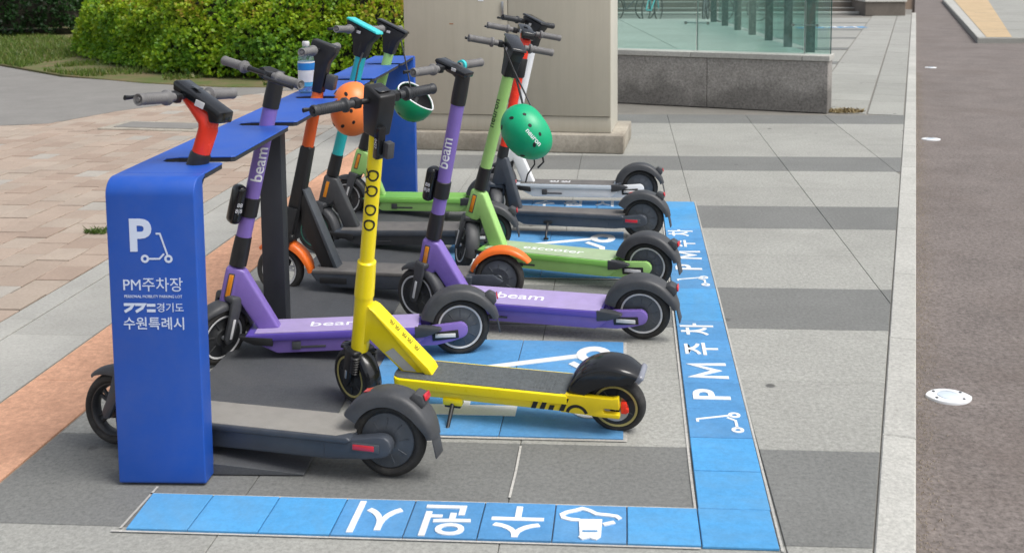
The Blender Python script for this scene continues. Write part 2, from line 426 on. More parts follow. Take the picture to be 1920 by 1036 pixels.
# ------------------------------------------------------------------ mesh helpers
class MB:
    def __init__(self, T=None):
        self.bm = bmesh.new()
        self.T = T if T is not None else Matrix.Identity(4)
    def _merge(self, tb, M=None):
        X = self.T @ M if M is not None else self.T
        bmesh.ops.transform(tb, matrix=X, verts=tb.verts)
        if X.determinant() < 0:
            bmesh.ops.reverse_faces(tb, faces=tb.faces)
        me = bpy.data.meshes.new('tmp')
        tb.to_mesh(me); tb.free()
        self.bm.from_mesh(me)
        bpy.data.meshes.remove(me)
    def box(self, c, s, bev=0.0, seg=2, M=None):
        tb = bmesh.new()
        bmesh.ops.create_cube(tb, size=1.0)
        bmesh.ops.scale(tb, vec=s, verts=tb.verts)
        if bev > 0:
            bmesh.ops.bevel(tb, geom=tb.edges[:], offset=min(bev, min(s) * 0.49), segments=seg, profile=0.5, affect='EDGES')
        bmesh.ops.translate(tb, vec=c, verts=tb.verts)
        self._merge(tb, M)
        return self
    def prism(self, poly, y0, y1, bev=0.0, seg=2, M=None, taper=1.0):
        """polygon in XZ extruded along Y"""
        tb = bmesh.new()
        cx = sum(p[0] for p in poly) / len(poly); cz = sum(p[1] for p in poly) / len(poly)
        a = [tb.verts.new((p[0], y0, p[1])) for p in poly]
        b = [tb.verts.new((cx + (p[0] - cx) * taper, y1, cz + (p[1] - cz) * taper)) for p in poly]
        tb.faces.new(a); tb.faces.new(b[::-1])
        n = len(poly)
        for i in range(n):
            tb.faces.new((a[i], b[i], b[(i + 1) % n], a[(i + 1) % n]))
        bmesh.ops.recalc_face_normals(tb, faces=tb.faces)
        if bev > 0:
            bmesh.ops.bevel(tb, geom=tb.edges[:], offset=bev, segments=seg, profile=0.5, affect='EDGES', clamp_overlap=True)
        self._merge(tb, M)
        return self
    def slab(self, poly, z0, z1, bev=0.0, seg=1, M=None):
        """polygon in XY extruded along Z"""
        tb = bmesh.new()
        a = [tb.verts.new((p[0], p[1], z0)) for p in poly]
        b = [tb.verts.new((p[0], p[1], z1)) for p in poly]
        tb.faces.new(a[::-1]); tb.faces.new(b)
        n = len(poly)
        for i in range(n):
            tb.faces.new((a[i], a[(i + 1) % n], b[(i + 1) % n], b[i]))
        bmesh.ops.recalc_face_normals(tb, faces=tb.faces)
        if bev > 0:
            es = [e for e in tb.edges if all(abs(v.co.z - z1) < 1e-6 for v in e.verts)]
            bmesh.ops.bevel(tb, geom=es, offset=bev, segments=seg, profile=0.5, affect='EDGES', clamp_overlap=True)
        self._merge(tb, M)
        return self
    def lathe(self, prof, n=32, M=None, a0=0.0, a1=2 * PI):
        """profile (r, h) round the local Z axis"""
        tb = bmesh.new()
        full = abs(a1 - a0 - 2 * PI) < 1e-6
        steps = n if full else n + 1
        rings = []
        for i in range(steps):
            a = a0 + (a1 - a0) * i / n
            rings.append([tb.verts.new((r * math.cos(a), r * math.sin(a), h)) for r, h in prof])
        for i in range(n):
            A = rings[i]; B = rings[(i + 1) % steps]
            for k in range(len(prof) - 1):
                try:
                    tb.faces.new((A[k], B[k], B[k + 1], A[k + 1]))
                except ValueError:
                    pass
        bmesh.ops.remove_doubles(tb, verts=tb.verts, dist=1e-6)
        bmesh.ops.recalc_face_normals(tb, faces=tb.faces)
        self._merge(tb, M)
        return self
    def tube(self, pts, r, n=10, M=None, cap=True, flat=1.0):
        pts = [Vector(p) for p in pts]
        if not isinstance(r, (list, tuple)):
            r = [r] * len(pts)
        tb = bmesh.new()
        rings = []
        up = None
        for i, p in enumerate(pts):
            d = (pts[min(i + 1, len(pts) - 1)] - pts[max(i - 1, 0)]).normalized()
            if up is None:
                up = Vector((0, 0, 1)) if abs(d.z) < 0.9 else Vector((1, 0, 0))
            sx = d.cross(up).normalized()
            up = sx.cross(d).normalized()
            rings.append([tb.verts.new(p + sx * (r[i] * math.cos(2 * PI * k / n)) + up * (r[i] * flat * math.sin(2 * PI * k / n))) for k in range(n)])
        for i in range(len(pts) - 1):
            for k in range(n):
                tb.faces.new((rings[i][k], rings[i][(k + 1) % n], rings[i + 1][(k + 1) % n], rings[i + 1][k]))
        if cap:
            tb.faces.new(rings[0][::-1]); tb.faces.new(rings[-1])
        bmesh.ops.recalc_face_normals(tb, faces=tb.faces)
        self._merge(tb, M)
        return self
    def fender(self, cx, cz, Rr, a0, a1, w, skirt, t=0.004, n=20, M=None, flare=0.0, full_front=False):
        """U-section mudguard swept about Y; angles from +X up"""
        tb = bmesh.new()
        h = w / 2
        rings = []
        for i in range(n + 1):
            f = i / n
            a = a0 + (a1 - a0) * f
            k = 1.0 - 0.25 * max(0, abs(f - 0.5) * 2 - 0.7) / 0.3
            rr = Rr + flare * f * f
            sk = skirt * (0.35 + 0.65 * math.sin(PI * min(max(f, 0.04), 0.96)) ** 0.5)
            if full_front and f < 0.5: sk = skirt * (1.0 + 0.35 * (0.5 - f))
            sec = [(-h, rr - sk), (-h, rr - 0.014), (-h + 0.005, rr - 0.005), (-h + 0.016, rr), (0, rr + 0.003), (h - 0.016, rr), (h - 0.005, rr - 0.005), (h, rr - 0.014), (h, rr - sk),
                   (h - t, rr - sk), (h - t, rr - 0.016), (h - 0.018, rr - t), (0, rr - t), (-h + 0.018, rr - t), (-h + t, rr - 0.016), (-h + t, rr - sk)]
            if full_front and f < 0.5: k = 1.0
            rings.append([tb.verts.new((cx + q * math.cos(a), y * k, cz + q * math.sin(a))) for y, q in sec])
        m = len(rings[0])
        for i in range(n):
            for k in range(m):
                tb.faces.new((rings[i][k], rings[i][(k + 1) % m], rings[i + 1][(k + 1) % m], rings[i + 1][k]))
        tb.faces.new(rings[0]); tb.faces.new(rings[-1][::-1])
        bmesh.ops.recalc_face_normals(tb, faces=tb.faces)
        self._merge(tb, M)
        return self
    def raw(self, verts, faces, M=None):
        tb = bmesh.new()
        vs = [tb.verts.new(v) for v in verts]
        for f in faces:
            try:
                tb.faces.new([vs[i] for i in f])
            except ValueError:
                pass
        self._merge(tb, M)
        return self
    def build(self, name, mat, parent=None, smooth=38, kind=None):
        me = bpy.data.meshes.new(name)
        self.bm.to_mesh(me)
        self.bm.free()
        if smooth:
            me.polygons.foreach_set('use_smooth', [True] * len(me.polygons))
            me.set_sharp_from_angle(angle=R(smooth))
        me.materials.append(mat)
        o = bpy.data.objects.new(name, me)
        C.objects.link(o)
        if parent is not None:
            o.parent = parent
        if kind:
            o['kind'] = kind
        return o

def empty(name, loc=(0, 0, 0), rot=(0, 0, 0)):
    o = bpy.data.objects.new(name, None)
    o.empty_display_size = 0.1
    C.objects.link(o)
    o.location = loc
    o.rotation_euler = rot
    return o
def tag(o, label=None, cat=None, group=None, kind=None):
    if label: o['label'] = label
    if cat: o['category'] = cat
    if group: o['group'] = group
    if kind: o['kind'] = kind
    return o

def text_geo(body, size, bold=0.0, spacing=1.0):
    c = bpy.data.curves.new('txt', 'FONT')
    c.body = body
    c.size = size
    c.offset = bold
    c.space_character = spacing
    c.align_x = 'CENTER'
    c.align_y = 'CENTER'
    c.resolution_u = 4
    o = bpy.data.objects.new('txt', c)
    C.objects.link(o)
    bpy.context.view_layer.update()
    dg = bpy.context.evaluated_depsgraph_get()
    me = o.evaluated_get(dg).to_mesh()
    v = [tuple(x.co) for x in me.vertices]
    f = [tuple(p.vertices) for p in me.polygons]
    o.evaluated_get(dg).to_mesh_clear()
    bpy.data.objects.remove(o)
    bpy.data.curves.remove(c)
    return v, f
def frame(origin, xd, yd):
    xd = Vector(xd).normalized(); yd = Vector(yd).normalized(); zd = xd.cross(yd)
    m = Matrix((xd, yd, zd)).transposed().to_4x4()
    m.translation = Vector(origin)
    return m
def flat_text(name, body, size, M, mat, parent, bold=0.0, spacing=1.0, thick=0.0015, sx=1.0):
    """raised lettering, a few tenths of a millimetre to a few millimetres thick"""
    v, f = text_geo(body, size, bold, spacing)
    if thick:
        n = len(v)
        edges = {}
        for fc in f:
            for i in range(len(fc)):
                e = (fc[i], fc[(i + 1) % len(fc)])
                edges[e] = 1
        vv = [(x * sx, y, 0) for x, y, z in v] + [(x * sx, y, thick) for x, y, z in v]
        ff = [tuple(i + n for i in fc) for fc in f]
        for (a, b) in edges:
            if (b, a) not in edges:
                ff.append((a, b, b + n, a + n))
        v, f = vv, ff
    return MB().raw(v, f, M).build(name, mat, parent, smooth=None)
def wrap_geo(name, v, f, r, w0, a0, T, mat, parent, up=1):
    """lay flat geometry on a cylinder: x runs up the axis, y round it"""
    b = MB()
    b.raw([(x, y, 0) for x, y, z in v], f)
    bm = b.bm
    ys_ = [q[1] for q in v]
    yy = min(ys_) + 0.003
    while yy < max(ys_):
        bmesh.ops.bisect_plane(bm, geom=bm.verts[:] + bm.edges[:] + bm.faces[:], plane_co=(0, yy, 0), plane_no=(0, 1, 0), dist=1e-6)
        yy += 0.0045
    for q in bm.verts:
        x, y = q.co.x, q.co.y
        a = a0 + up * y / r
        q.co = T @ Vector(((r + 0.0011) * math.sin(a), (r + 0.0011) * math.cos(a), w0 + up * x))
    return b.build(name, mat, parent, smooth=None)
def stroke(pts, w, closed=False):
    """2-D ribbon with mitred corners"""
    P = [Vector((p[0], p[1])) for p in pts]
    n = len(P)
    v = []; f = []
    for i in range(n):
        if closed:
            a, b = P[i - 1], P[(i + 1) % n]
        else:
            a, b = P[max(i - 1, 0)], P[min(i + 1, n - 1)]
        d1 = (P[i] - a); d2 = (b - P[i])
        if d1.length < 1e-9: d1 = d2
        if d2.length < 1e-9: d2 = d1
        d1.normalize(); d2.normalize()
        d = (d1 + d2)
        d = d.normalized() if d.length > 1e-6 else d1
        nn = Vector((-d.y, d.x))
        k = max(0.5, abs(nn.dot(Vector((-d1.y, d1.x)))))
        q = nn * (w / 2 / k)
        v += [(P[i].x + q.x, P[i].y + q.y, 0), (P[i].x - q.x, P[i].y - q.y, 0)]
    m = n if closed else n - 1
    for i in range(m):
        j = (i + 1) % n
        f.append((2 * i, 2 * i + 1, 2 * j + 1, 2 * j))
    return v, f
def join_geo(parts):
    V = []; F = []
    for v, f in parts:
        b = len(V); V += v; F += [tuple(i + b for i in fc) for fc in f]
    return V, F
def circle_pts(cx, cy, r, n=20, a0=0, a1=2 * PI):
    full = abs(a1 - a0 - 2 * PI) < 1e-6
    return [(cx + r * math.cos(a0 + (a1 - a0) * i / n), cy + r * math.sin(a0 + (a1 - a0) * i / n)) for i in range(n if full else n + 1)]
def thick_geo(v, f, t):
    n = len(v)
    edges = {}
    for fc in f:
        for i in range(len(fc)):
            edges[(fc[i], fc[(i + 1) % len(fc)])] = 1
    vv = [(x, y, 0) for x, y, z in v] + [(x, y, t) for x, y, z in v]
    ff = [tuple(i + n for i in fc)[::-1] for fc in f] if False else [tuple(i + n for i in fc) for fc in f]
    for (a, b) in edges:
        if (b, a) not in edges:
            ff.append((a, b, b + n, a + n))
    return vv, ff
def scooter_icon(s):
    """the pictogram: a kick scooter seen from the side, heading +x, s = overall height"""
    g = [stroke(circle_pts(-0.38 * s, 0.13 * s, 0.10 * s), 0.075 * s, True),
         stroke(circle_pts(0.40 * s, 0.13 * s, 0.10 * s), 0.075 * s, True),
         stroke([(-0.27 * s, 0.13 * s), (0.10 * s, 0.13 * s), (0.26 * s, 0.30 * s)], 0.06 * s),
         stroke([(0.01 * s, 0.97 * s), (0.15 * s, 0.97 * s), (0.37 * s, 0.26 * s)], 0.06 * s)]
    return join_geo(g)

def clip_poly(poly, px, py, nx, ny):
    """keep the side where (p - P) . n >= 0"""
    out = []
    for i in range(len(poly)):
        a = poly[i]; b = poly[(i + 1) % len(poly)]
        da = (a[0] - px) * nx + (a[1] - py) * ny
        db = (b[0] - px) * nx + (b[1] - py) * ny
        if da >= 0: out.append(a)
        if (da >= 0) != (db >= 0):
            t = da / (da - db)
            out.append((a[0] + (b[0] - a[0]) * t, a[1] + (b[1] - a[1]) * t))
    return out
def area(poly):
    return abs(sum(poly[i][0] * poly[(i + 1) % len(poly)][1] - poly[(i + 1) % len(poly)][0] * poly[i][1] for i in range(len(poly)))) / 2
def shrink(poly, d):
    cx = sum(p[0] for p in poly) / len(poly); cy = sum(p[1] for p in poly) / len(poly)
    q = poly
    n = len(poly)
    s = sum(poly[i][0] * poly[(i + 1) % n][1] - poly[(i + 1) % n][0] * poly[i][1] for i in range(n))
    for i in range(n):
        a = poly[i]; b = poly[(i + 1) % n]
        ex, ey = b[0] - a[0], b[1] - a[1]
        L = math.hypot(ex, ey)
        if L < 1e-6: continue
        nx, ny = (-ey / L, ex / L) if s > 0 else (ey / L, -ex / L)
        q = clip_poly(q, a[0] + nx * d, a[1] + ny * d, nx, ny)
        if len(q) < 3: return []
    return q

# ------------------------------------------------------------------ ground
K0 = (0.700, 2.83); KD = Vector((2.31, 8.447)).normalized()        # inner kerb line
KN = Vector((KD.y, -KD.x))                                          # towards the road
ground = MB().slab([(-60, -20), (60, -20), (60, 90), (-60, 90)], -0.32, -0.30).build('ground', M_SOIL, None, smooth=None)
tag(ground, kind='structure')

# road, lower than the pavement
def kp(d, s):      # point s metres along the kerb line, d metres towards the road
    p = Vector(K0) + KD * s + KN * d
    return (p.x, p.y)
road = MB().slab([kp(0.08, -6), kp(20, -6), kp(20, 70), kp(0.08, 70)], -0.30, -0.10).build('road', M_ROAD, None, smooth=None)
tag(road, kind='structure')

# pavement: bedding sheet and separate slabs
pav = MB().slab([(-2.04, -1.0), kp(0.0, -4), kp(0.0, 8.85), (-2.2, 11.4), (-2.2, 11.0), (-2.04, 8.0)], -0.06, -0.007).build('pavement', M_JOINT, None, smooth=None)
tag(pav, kind='structure')
row0 = 2.900; rh = 0.5950
xj = [-2.035, -1.205, -0.362, 0.468, 1.309, 2.152, 2.995]
def slab_part(poly, mat, parent, name='slab', z=0.0, bev=0.002, gap=0.0013, depth=0.03, tilt=0.0008):
    q = shrink(poly, gap)
    if len(q) < 3 or area(q) < 0.004: return None
    dz = random.uniform(-tilt, tilt)
    return MB().slab(q, z - depth + dz, z + dz, bev).build(name, mat, parent, smooth=None)
for k in range(-4, 14):
    y0 = row0 + k * rh
    y1 = y0 + rh
    if k < 10:
        dark = (k % 3 == 0)
    else:
        dark = (k == 13)
    if k < 0: dark = (k % 3 == 0)
    off = 0.0
    for i in range(len(xj) - 1):
        poly = [(xj[i] + off, y0), (xj[i + 1] + off, y0), (xj[i + 1] + off, y1), (xj[i] + off, y1)]
        q = clip_poly(poly, K0[0], K0[1], -KN.x, -KN.y)
        if len(q) < 3: continue
        slab_part(q, M_DARK if dark else M_LIGHT, pav)

# kerb: stones about a metre long
kerb = MB().slab([kp(0.0, -5), kp(0.108, -5), kp(0.108, 30), kp(0.0, 30)], -0.30, -0.008).build('kerb', M_JOINT, None, smooth=None)
tag(kerb, kind='structure')
s = -4.35 + 0.18
while s < 29.5:
    slab_part([kp(0.001, s), kp(0.120, s), kp(0.120, s + 1.0), kp(0.001, s + 1.0)], M_KERB, kerb, 'kerb_stone', z=0.003, bev=0.005, gap=0.003, depth=0.2)
    s += 1.0
# the kerb swings right at its far end
ke = kp(0.0, 29.6)

# far footway between the entrance wall and the road: two columns of slabs that run with the kerb
far = MB().slab([(-2.2, 11.2), kp(0.0, 8.6), kp(0.0, 32), (-6, 46), (-14, 46), (-14, 19.5), (-2.6, 14.6)], -0.06, -0.008).build('far_pavement', M_JOINT, None, smooth=None)
tag(far, kind='structure')
s = 8.70
k = 0
while s < 28.5:
    L = [1.05, 0.62, 1.25, 0.9][k % 4]
    for (a, b) in ((-0.385, -0.004), (-1.06, -0.39)):
        q = [kp(a - 0.02 * 0, s), kp(b, s), kp(b, s + L), kp(a, s + L)]
        q = clip_poly(q, 0, 11.235, 0, 1)
        if len(q) >= 3: slab_part(q, M_LIGHT, far, z=0.001, gap=0.008)
    s += L
    k += 1
# rows left of them, light with narrow dark courses
yb = 12.0
k = 0
while yb < 28:
    L = 2.05 if k % 2 == 0 else 0.42
    x0 = 2.30 if yb < 15 else (1.8 if yb < 17 else -4.0)
    poly = [(x0, yb), (9.5, yb + 0.35), (9.5, yb + L + 0.35), (x0, yb + L)]
    q = clip_poly(poly, *kp(-1.065, 0), -KN.x, -KN.y)
    if len(q) >= 3: slab_part(q, M_DARK if k % 2 else M_LIGHT, far, z=0.002, gap=0.006)
    yb += L
    k += 1
# faded blue lettering strip of a second bay, far off
v, f = join_geo([stroke([(4.1, 25.0), (5.75, 25.2)], 0.42)])
MB().raw([(x, y, 0.008) for x, y, z in v], f).build('blue_strip', M_BTILE, far, smooth=None)
v, f = text_geo('수원시', 0.5, 0.01)
MB().raw(v, f, Matrix.Translation((4.9, 25.1, 0.014))).build('strip_lettering', M_WMARK, far, smooth=None)

# left side: grey course, terracotta guiding strip, concrete courses
left = MB().slab([(-2.95, -1.0), (-2.04, -1.0), (-2.04, 8.0), (-2.2, 11.4), (-2.2, 14.5), (-2.95, 14.5)], -0.06, -0.007).build('side_pavement', M_JOINT, None, smooth=None)
tag(left, kind='structure')
y = 0.35
while y < 14:
    slab_part([(-2.405, y), (-2.045, y), (-2.045, y + 0.9), (-2.405, y + 0.9)], M_TERRA, left, 'guiding_slab', z=0.001, gap=0.002)
    slab_part([(-2.80, y - 0.4), (-2.412, y - 0.4), (-2.412, y + 0.5), (-2.80, y + 0.5)], M_STRIP, left, 'slab', z=0.0, gap=0.002)
    slab_part([(-2.945, y - 0.2), (-2.805, y - 0.2), (-2.805, y + 0.7), (-2.945, y + 0.7)], M_STRIP, left, 'edging_slab', z=0.0, gap=0.002)
    y += 0.9

# rose pavers, the 300 nearest as pieces, the rest as one part; they stop at the curved path
def path_edge(x):      # front outline of the grey path: everything beyond belongs to the path
    pts = [(-14, 9.3), (-6.3, 9.95), (-5.7, 10.1), (-5.75, 11.0), (-5.4, 12.0), (-4.6, 12.8), (-2.9, 13.9)]
    return pts
brick = MB().slab([(-16, -1.0), (-2.95, -1.0), (-2.95, 14.0), (-16, 14.0)], -0.06, -0.008).build('paver_field', M_GREENJ, None, smooth=None)
tag(brick, kind='structure')
PX, PY = 0.20, 0.235
protos = []
for mi, m in enumerate(M_PAV):
    b = MB().slab([(0.0035, 0.0035), (PX - 0.0035, 0.0035), (PX - 0.0035, PY - 0.0035), (0.0035, PY - 0.0035)], -0.03, 0.0, 0.003)
    me = bpy.data.meshes.new('paver'); b.bm.to_mesh(me); b.bm.free(); me.materials.append(m)
    protos.append(me)
def on_pavers(x, y):
    if x < -7.5: return y < 10.3
    return y < 13.4
cells = []
for i in range(1, 42):
    x = -2.953 - i * PX
    for j in range(-2, 58):
        y = 0.9 + j * PY + (PY / 2 if i % 2 else 0)
        if y < 2.2 or not on_pavers(x, y): continue
        # only where the view or a small step aside could see them
        if x < -0.78 * y - 1.6: continue
        cells.append((math.hypot(x, y), x, y))
cells.sort()
rest = [MB() for _ in protos]
npav = 0
for d, x, y in cells:
    r_ = random.random()
    mi = 0 if r_ < 0.42 else 1 if r_ < 0.72 else 2 if r_ < 0.93 else 3
    dz = random.uniform(-0.003, 0.003)
    if 4.6 <= y and npav < 290 and x > -0.60 * y - 0.6 or (npav < 290 and y < 4.6 and x > -0.60 * y - 0.9 and y > 3.4):
        o = bpy.data.objects.new('paver', protos[mi])
        C.objects.link(o)
        o.parent = brick
        o.location = (x, y, dz)
        npav += 1
    else:
        rest[mi].raw([(x + .005, y + .005, dz), (x + PX - .005, y + .005, dz), (x + PX - .005, y + PY - .005, dz), (x + .005, y + PY - .005, dz),
                      (x, y, dz - .006), (x + PX, y, dz - .006), (x + PX, y + PY, dz - .006), (x, y + PY, dz - .006)],
                     [(0, 1, 2, 3), (4, 5, 1, 0), (5, 6, 2, 1), (6, 7, 3, 2), (7, 4, 0, 3)])
for mi, b in enumerate(rest):
    b.build('far_pavers', M_PAV[mi], brick, smooth=None, kind='stuff')
# grey path that curves away
pth = MB().slab([(-40, 10.1), (-7.0, 10.05), (-6.0, 10.4), (-5.75, 11.2), (-5.2, 12.2), (-4.4, 13.1), (-2.9, 14.3), (-1.9, 15.2), (-2.2, 14.7), (-3.0, 15.0), (-40, 40)][:7] +
                [(-1.8, 14.4), (-2.6, 14.8), (-4.0, 13.6), (-5.3, 13.5), (-6.53, 13.9), (-8.2, 14.6), (-10.05, 16.1), (-13.5, 18.6), (-40, 30)], -0.05, 0.006).build('path', M_PATH, None, smooth=None)
tag(pth, kind='structure')
# drain cover set in a concrete frame
dr = empty('drain_cover', (-4.72, 10.25, 0.0), (0, 0, R(-7)))
tag(dr, 'flat rectangular concrete inspection cover in the rose pavers beyond the blue rack', 'cover')
MB().slab([(-0.56, -0.25), (0.56, -0.25), (0.56, 0.25), (-0.56, 0.25)], -0.02, 0.012, 0.004).build('frame', M_CONC, dr, smooth=None)
MB().slab([(-0.44, -0.16), (0.44, -0.16), (0.44, 0.16), (-0.44, 0.16)], 0.008, 0.020, 0.004).build('lid', M_PATH, dr, smooth=None)

# raised island across the road, with a tan guiding course
isl = MB().slab([(7.25, 21.8), (12.6, 21.8), (40, 60), (40, 80), (26, 80), (12.2, 40.8)], -0.28, 0.02, 0.02).build('traffic_island', M_LIGHT, None, smooth=None)
tag(isl, kind='structure')
MB().raw([(7.26, 21.83, 0.024), (7.42, 21.83, 0.024), (12.75, 41.5, 0.024), (12.3, 41.0, 0.024)], [(0, 1, 2, 3)]).build('kerb_edge', M_KERB, isl, smooth=None)
MB().raw([(7.44, 21.83, 0.025), (7.95, 21.83, 0.025), (14.1, 41.5, 0.025), (12.8, 41.5, 0.025)], [(0, 1, 2, 3)]).build('tan_course', stone('tan_course', (0.48, 0.36, 0.22), speck=0.1), isl, smooth=None)
for yy, xx in ((24.0, 7.98), (27.0, 8.9), (31.0, 10.2)):
    MB().raw([(xx, yy, 0.026), (xx + 8, yy, 0.026), (xx + 8, yy + 0.05, 0.026), (xx, yy + 0.05, 0.026)], [(0, 1, 2, 3)]).build('joint', M_JOINT, isl, smooth=None)

# road studs
for i, (x, y, lab) in enumerate(((1.337, 4.19, 'large white oval road stud lying nearest on the asphalt right of the kerb'),
                                 (3.02, 10.30, 'middle one of three white road studs along the kerb'),
                                 (4.94, 17.0, 'farthest white road stud, a speck beside the kerb'))):
    t = empty('road_stud', (x - 0.01, y, -0.10), (0, 0, R(-4)))
    tag(t, lab, 'road stud', 'white studs on the road beside the kerb')
    pl = [(0.092 * math.copysign(abs(math.cos(a)) ** 0.9, math.cos(a)), 0.070 * math.copysign(abs(math.sin(a)) ** 1.45, math.sin(a))) for a in [2 * PI * k / 28 for k in range(28)]]
    MB().slab(pl, 0.0, 0.012, 0.005, 2).build('base', M_WHITE, t)
    MB().slab([(x_ * 0.50, y_ * 0.62) for x_, y_ in pl], 0.010, 0.0155, 0.004, 2).build('lens', paint('stud_lens', (0.62, 0.70, 0.78), rough=0.12, coat=0.8), t)
    if i == 0:
        for a in (0, 1, 2, 3):
            ca = PI / 4 + a * PI / 2
            MB().lathe([(0, 0.0145), (0.006, 0.0145), (0.006, 0.011)], 10, Matrix.Translation((0.075 * math.cos(ca), 0.045 * math.sin(ca), 0))).build('bolt', M_BLK2, t)

# grit and crumbs that gather on the asphalt along the kerb
def grit(n):
    b = bmesh.new()
    for _ in range(n):
        s_ = random.uniform(-0.5, 14); d_ = 0.122 + abs(random.gauss(0, 0.045))
        x, y = kp(d_, s_); r_ = random.uniform(0.0015, 0.0055); a = random.uniform(0, 6.28)
        vs = [b.verts.new((x + r_ * math.cos(a + k * 2.094), y + r_ * math.sin(a + k * 2.094), -0.0995)) for k in range(3)]
        top = b.verts.new((x, y, -0.0995 + r_))
        for k in range(3):
            b.faces.new((vs[k], vs[(k + 1) % 3], top))
    me = bpy.data.meshes.new('grit'); b.to_mesh(me); b.free(); me.materials.append(stone('grit_grains', (0.27, 0.23, 0.19), speck=0.6, scale=300))
    o = bpy.data.objects.new('grit', me); C.objects.link(o)
    tag(o, 'line of loose grit lying on the asphalt against the kerb', 'grit', kind='stuff')
grit(6000)

# ------------------------------------------------------------------ blue bay markings
bay = empty('parking_bay_marking', (0, 0, 0))
tag(bay, 'blue tiled rectangle with white lettering that frames the scooter parking bay', 'ground marking')
ZT = 0.010
def btile(poly, mat, bev=0.002):
    return MB().slab(shrink(poly, 0.0018), 0.002, ZT + random.uniform(-0.0008, 0.0008), bev).build('tile', mat, bay, smooth=None)
SHX = lambda y: 0.0088 * (y - 3.07)
# near side, along X
Y0, Y1 = 2.872, 3.078
xs = [-1.500, -1.300, -1.085, -0.868, -0.650, -0.430, -0.2095, 0.010, 0.226]
for i in range(8):
    btile([(xs[i] + (0.012 if i == 0 else 0), Y0), (xs[i + 1], Y0), (xs[i + 1], Y1), (xs[i], Y1)], M_BTILE2 if 3 <= i <= 6 else M_BTILE)
btile([(0.226, Y0 - 0.005), (0.449, Y0 - 0.005), (0.449, Y1), (0.226, Y1)], M_BTILE)
# right side, along Y
TL = 0.2385
for k in range(17):
    a, b = Y1 + TL * k - 0.0, Y1 + TL * (k + 1)
    btile([(0.228 + SHX(a), a), (0.452 + SHX(a), a), (0.452 + SHX(b), b), (0.228 + SHX(b), b)], M_BTILE2 if 2 <= k <= 6 or 9 <= k <= 13 else M_BTILE)
# far side
yf0, yf1 = 6.93, 7.14
for i in range(8):
    btile([(-1.53 + 0.2245 * i, yf0), (-1.53 + 0.2245 * (i + 1), yf0), (-1.53 + 0.2245 * (i + 1), yf1), (-1.53 + 0.2245 * i, yf1)], M_BTILE2)
# pale mortar lines that edge the marking
for pts in ([(-1.512, Y1 + 0.006), (0.221, Y1 + 0.006), (0.221, 3.3), (0.222 + SHX(6.93), 6.92)],
            [(-1.53, Y0 - 0.006), (0.222, Y0 - 0.006)], [(-1.509, Y0 + 0.01), (-1.506, Y1 + 0.05)], [(-0.360, 3.12), (-0.357, 3.30), (-0.359, 3.47)],
            [(0.456, Y0 - 0.01), (0.459 + SHX(7.1), 7.146), (-1.5, 7.148)]):
    v, f = stroke(pts, 0.008)
    MB().raw([(x, y, 0.0042) for x, y, z in v], f).build('mortar_line', M_MORTAR, bay, smooth=None)
# lettering: near side reads from the far left, upside down to us
def near_m(x, y=2.975): return frame((x, y, ZT - 0.0005), (-1, 0, 0), (0, -1, 0))
flat_text('lettering', '시', 0.190, near_m(-0.757, 2.985), M_WMARK, bay, bold=0.0018, thick=0.0035)
flat_text('lettering', '원', 0.190, near_m(-0.540, 2.978), M_WMARK, bay, bold=0.0018, thick=0.0035)
flat_text('lettering', '수', 0.190, near_m(-0.320, 2.978), M_WMARK, bay, bold=0.0018, thick=0.0035)
# city emblem: a gate under a flowing roof line, also upside down
em = Matrix.Translation((-0.101, 2.975, ZT - 0.0005))
roofl = [(0.0906, 0.0233), (0.0799, 0.0375), (0.0565, 0.0432), (0.018, 0.0482), (-0.0041, 0.0671), (-0.0261, 0.0770), (-0.0469, 0.0648), (-0.0723, 0.0534), (-0.0860, 0.0400), (-0.0811, 0.022), (-0.0572, 0.0125), (-0.0318, 0.0109)]
v, f = thick_geo(*stroke(roofl, 0.015), 0.0035)
MB().raw(v, f, em).build('emblem', M_WMARK, bay, smooth=None)
gate = [(-0.0339, 0.0139), (0.0368, 0.0157), (0.0347, -0.0763), (0.0308, -0.0829), (0.0221, -0.0940), (0.0097, -0.0912), (0.003, -0.086), (-0.0206, -0.0950), (-0.0316, -0.0825), (-0.0280, -0.0750)]
MB().slab(gate, 0, 0.0042, M=em).build('emblem', M_WMARK, bay, smooth=None)
v, f = thick_geo(*stroke([(0.0405, -0.0105), (0.0739, 0.0048)], 0.015), 0.0035)
MB().raw(v, f, em).build('emblem', M_WMARK, bay, smooth=None)
v, f = stroke([(-0.0206, -0.0540), (0.0238, -0.0520)], 0.009)
MB().raw([(x, y, 0.0052) for x, y, z in v], f, em).build('emblem', M_BTILE2, bay, smooth=None)
# right side: pictogram, P, M, two syllables, twice
def right_m(k, dx=0.0):
    y = Y1 + TL * (k + 0.5)
    return frame((0.340 + SHX(y) + dx, y, ZT - 0.0005), (0, 1, 0), (-1, 0, 0))
for k0 in (2, 9):
    v, f = thick_geo(*scooter_icon(0.165), 0.0035)
    MB().raw([(x * 0.95, y - 0.085, z) for x, y, z in v], f, right_m(k0)).build('pictogram', M_WMARK, bay, smooth=None)
    for j, (ch, sz, bd) in enumerate((('P', 0.200, 0.0035), ('M', 0.205, 0.007), ('주', 0.165, 0.002), ('차', 0.165, 0.002))):
        if ch == 'M':
            v, f = thick_geo(*stroke([(-0.068, -0.074), (-0.062, 0.066), (0.0, -0.030), (0.062, 0.066), (0.068, -0.074)], 0.025), 0.0035)
            MB().raw(v, f, right_m(k0 + 1 + j)).build('lettering', M_WMARK, bay, smooth=None)
            continue
        flat_text('lettering', ch, sz, right_m(k0 + 1 + j, 0.0 if j < 2 else -0.008), M_WMARK, bay, bold=bd, thick=0.0035)
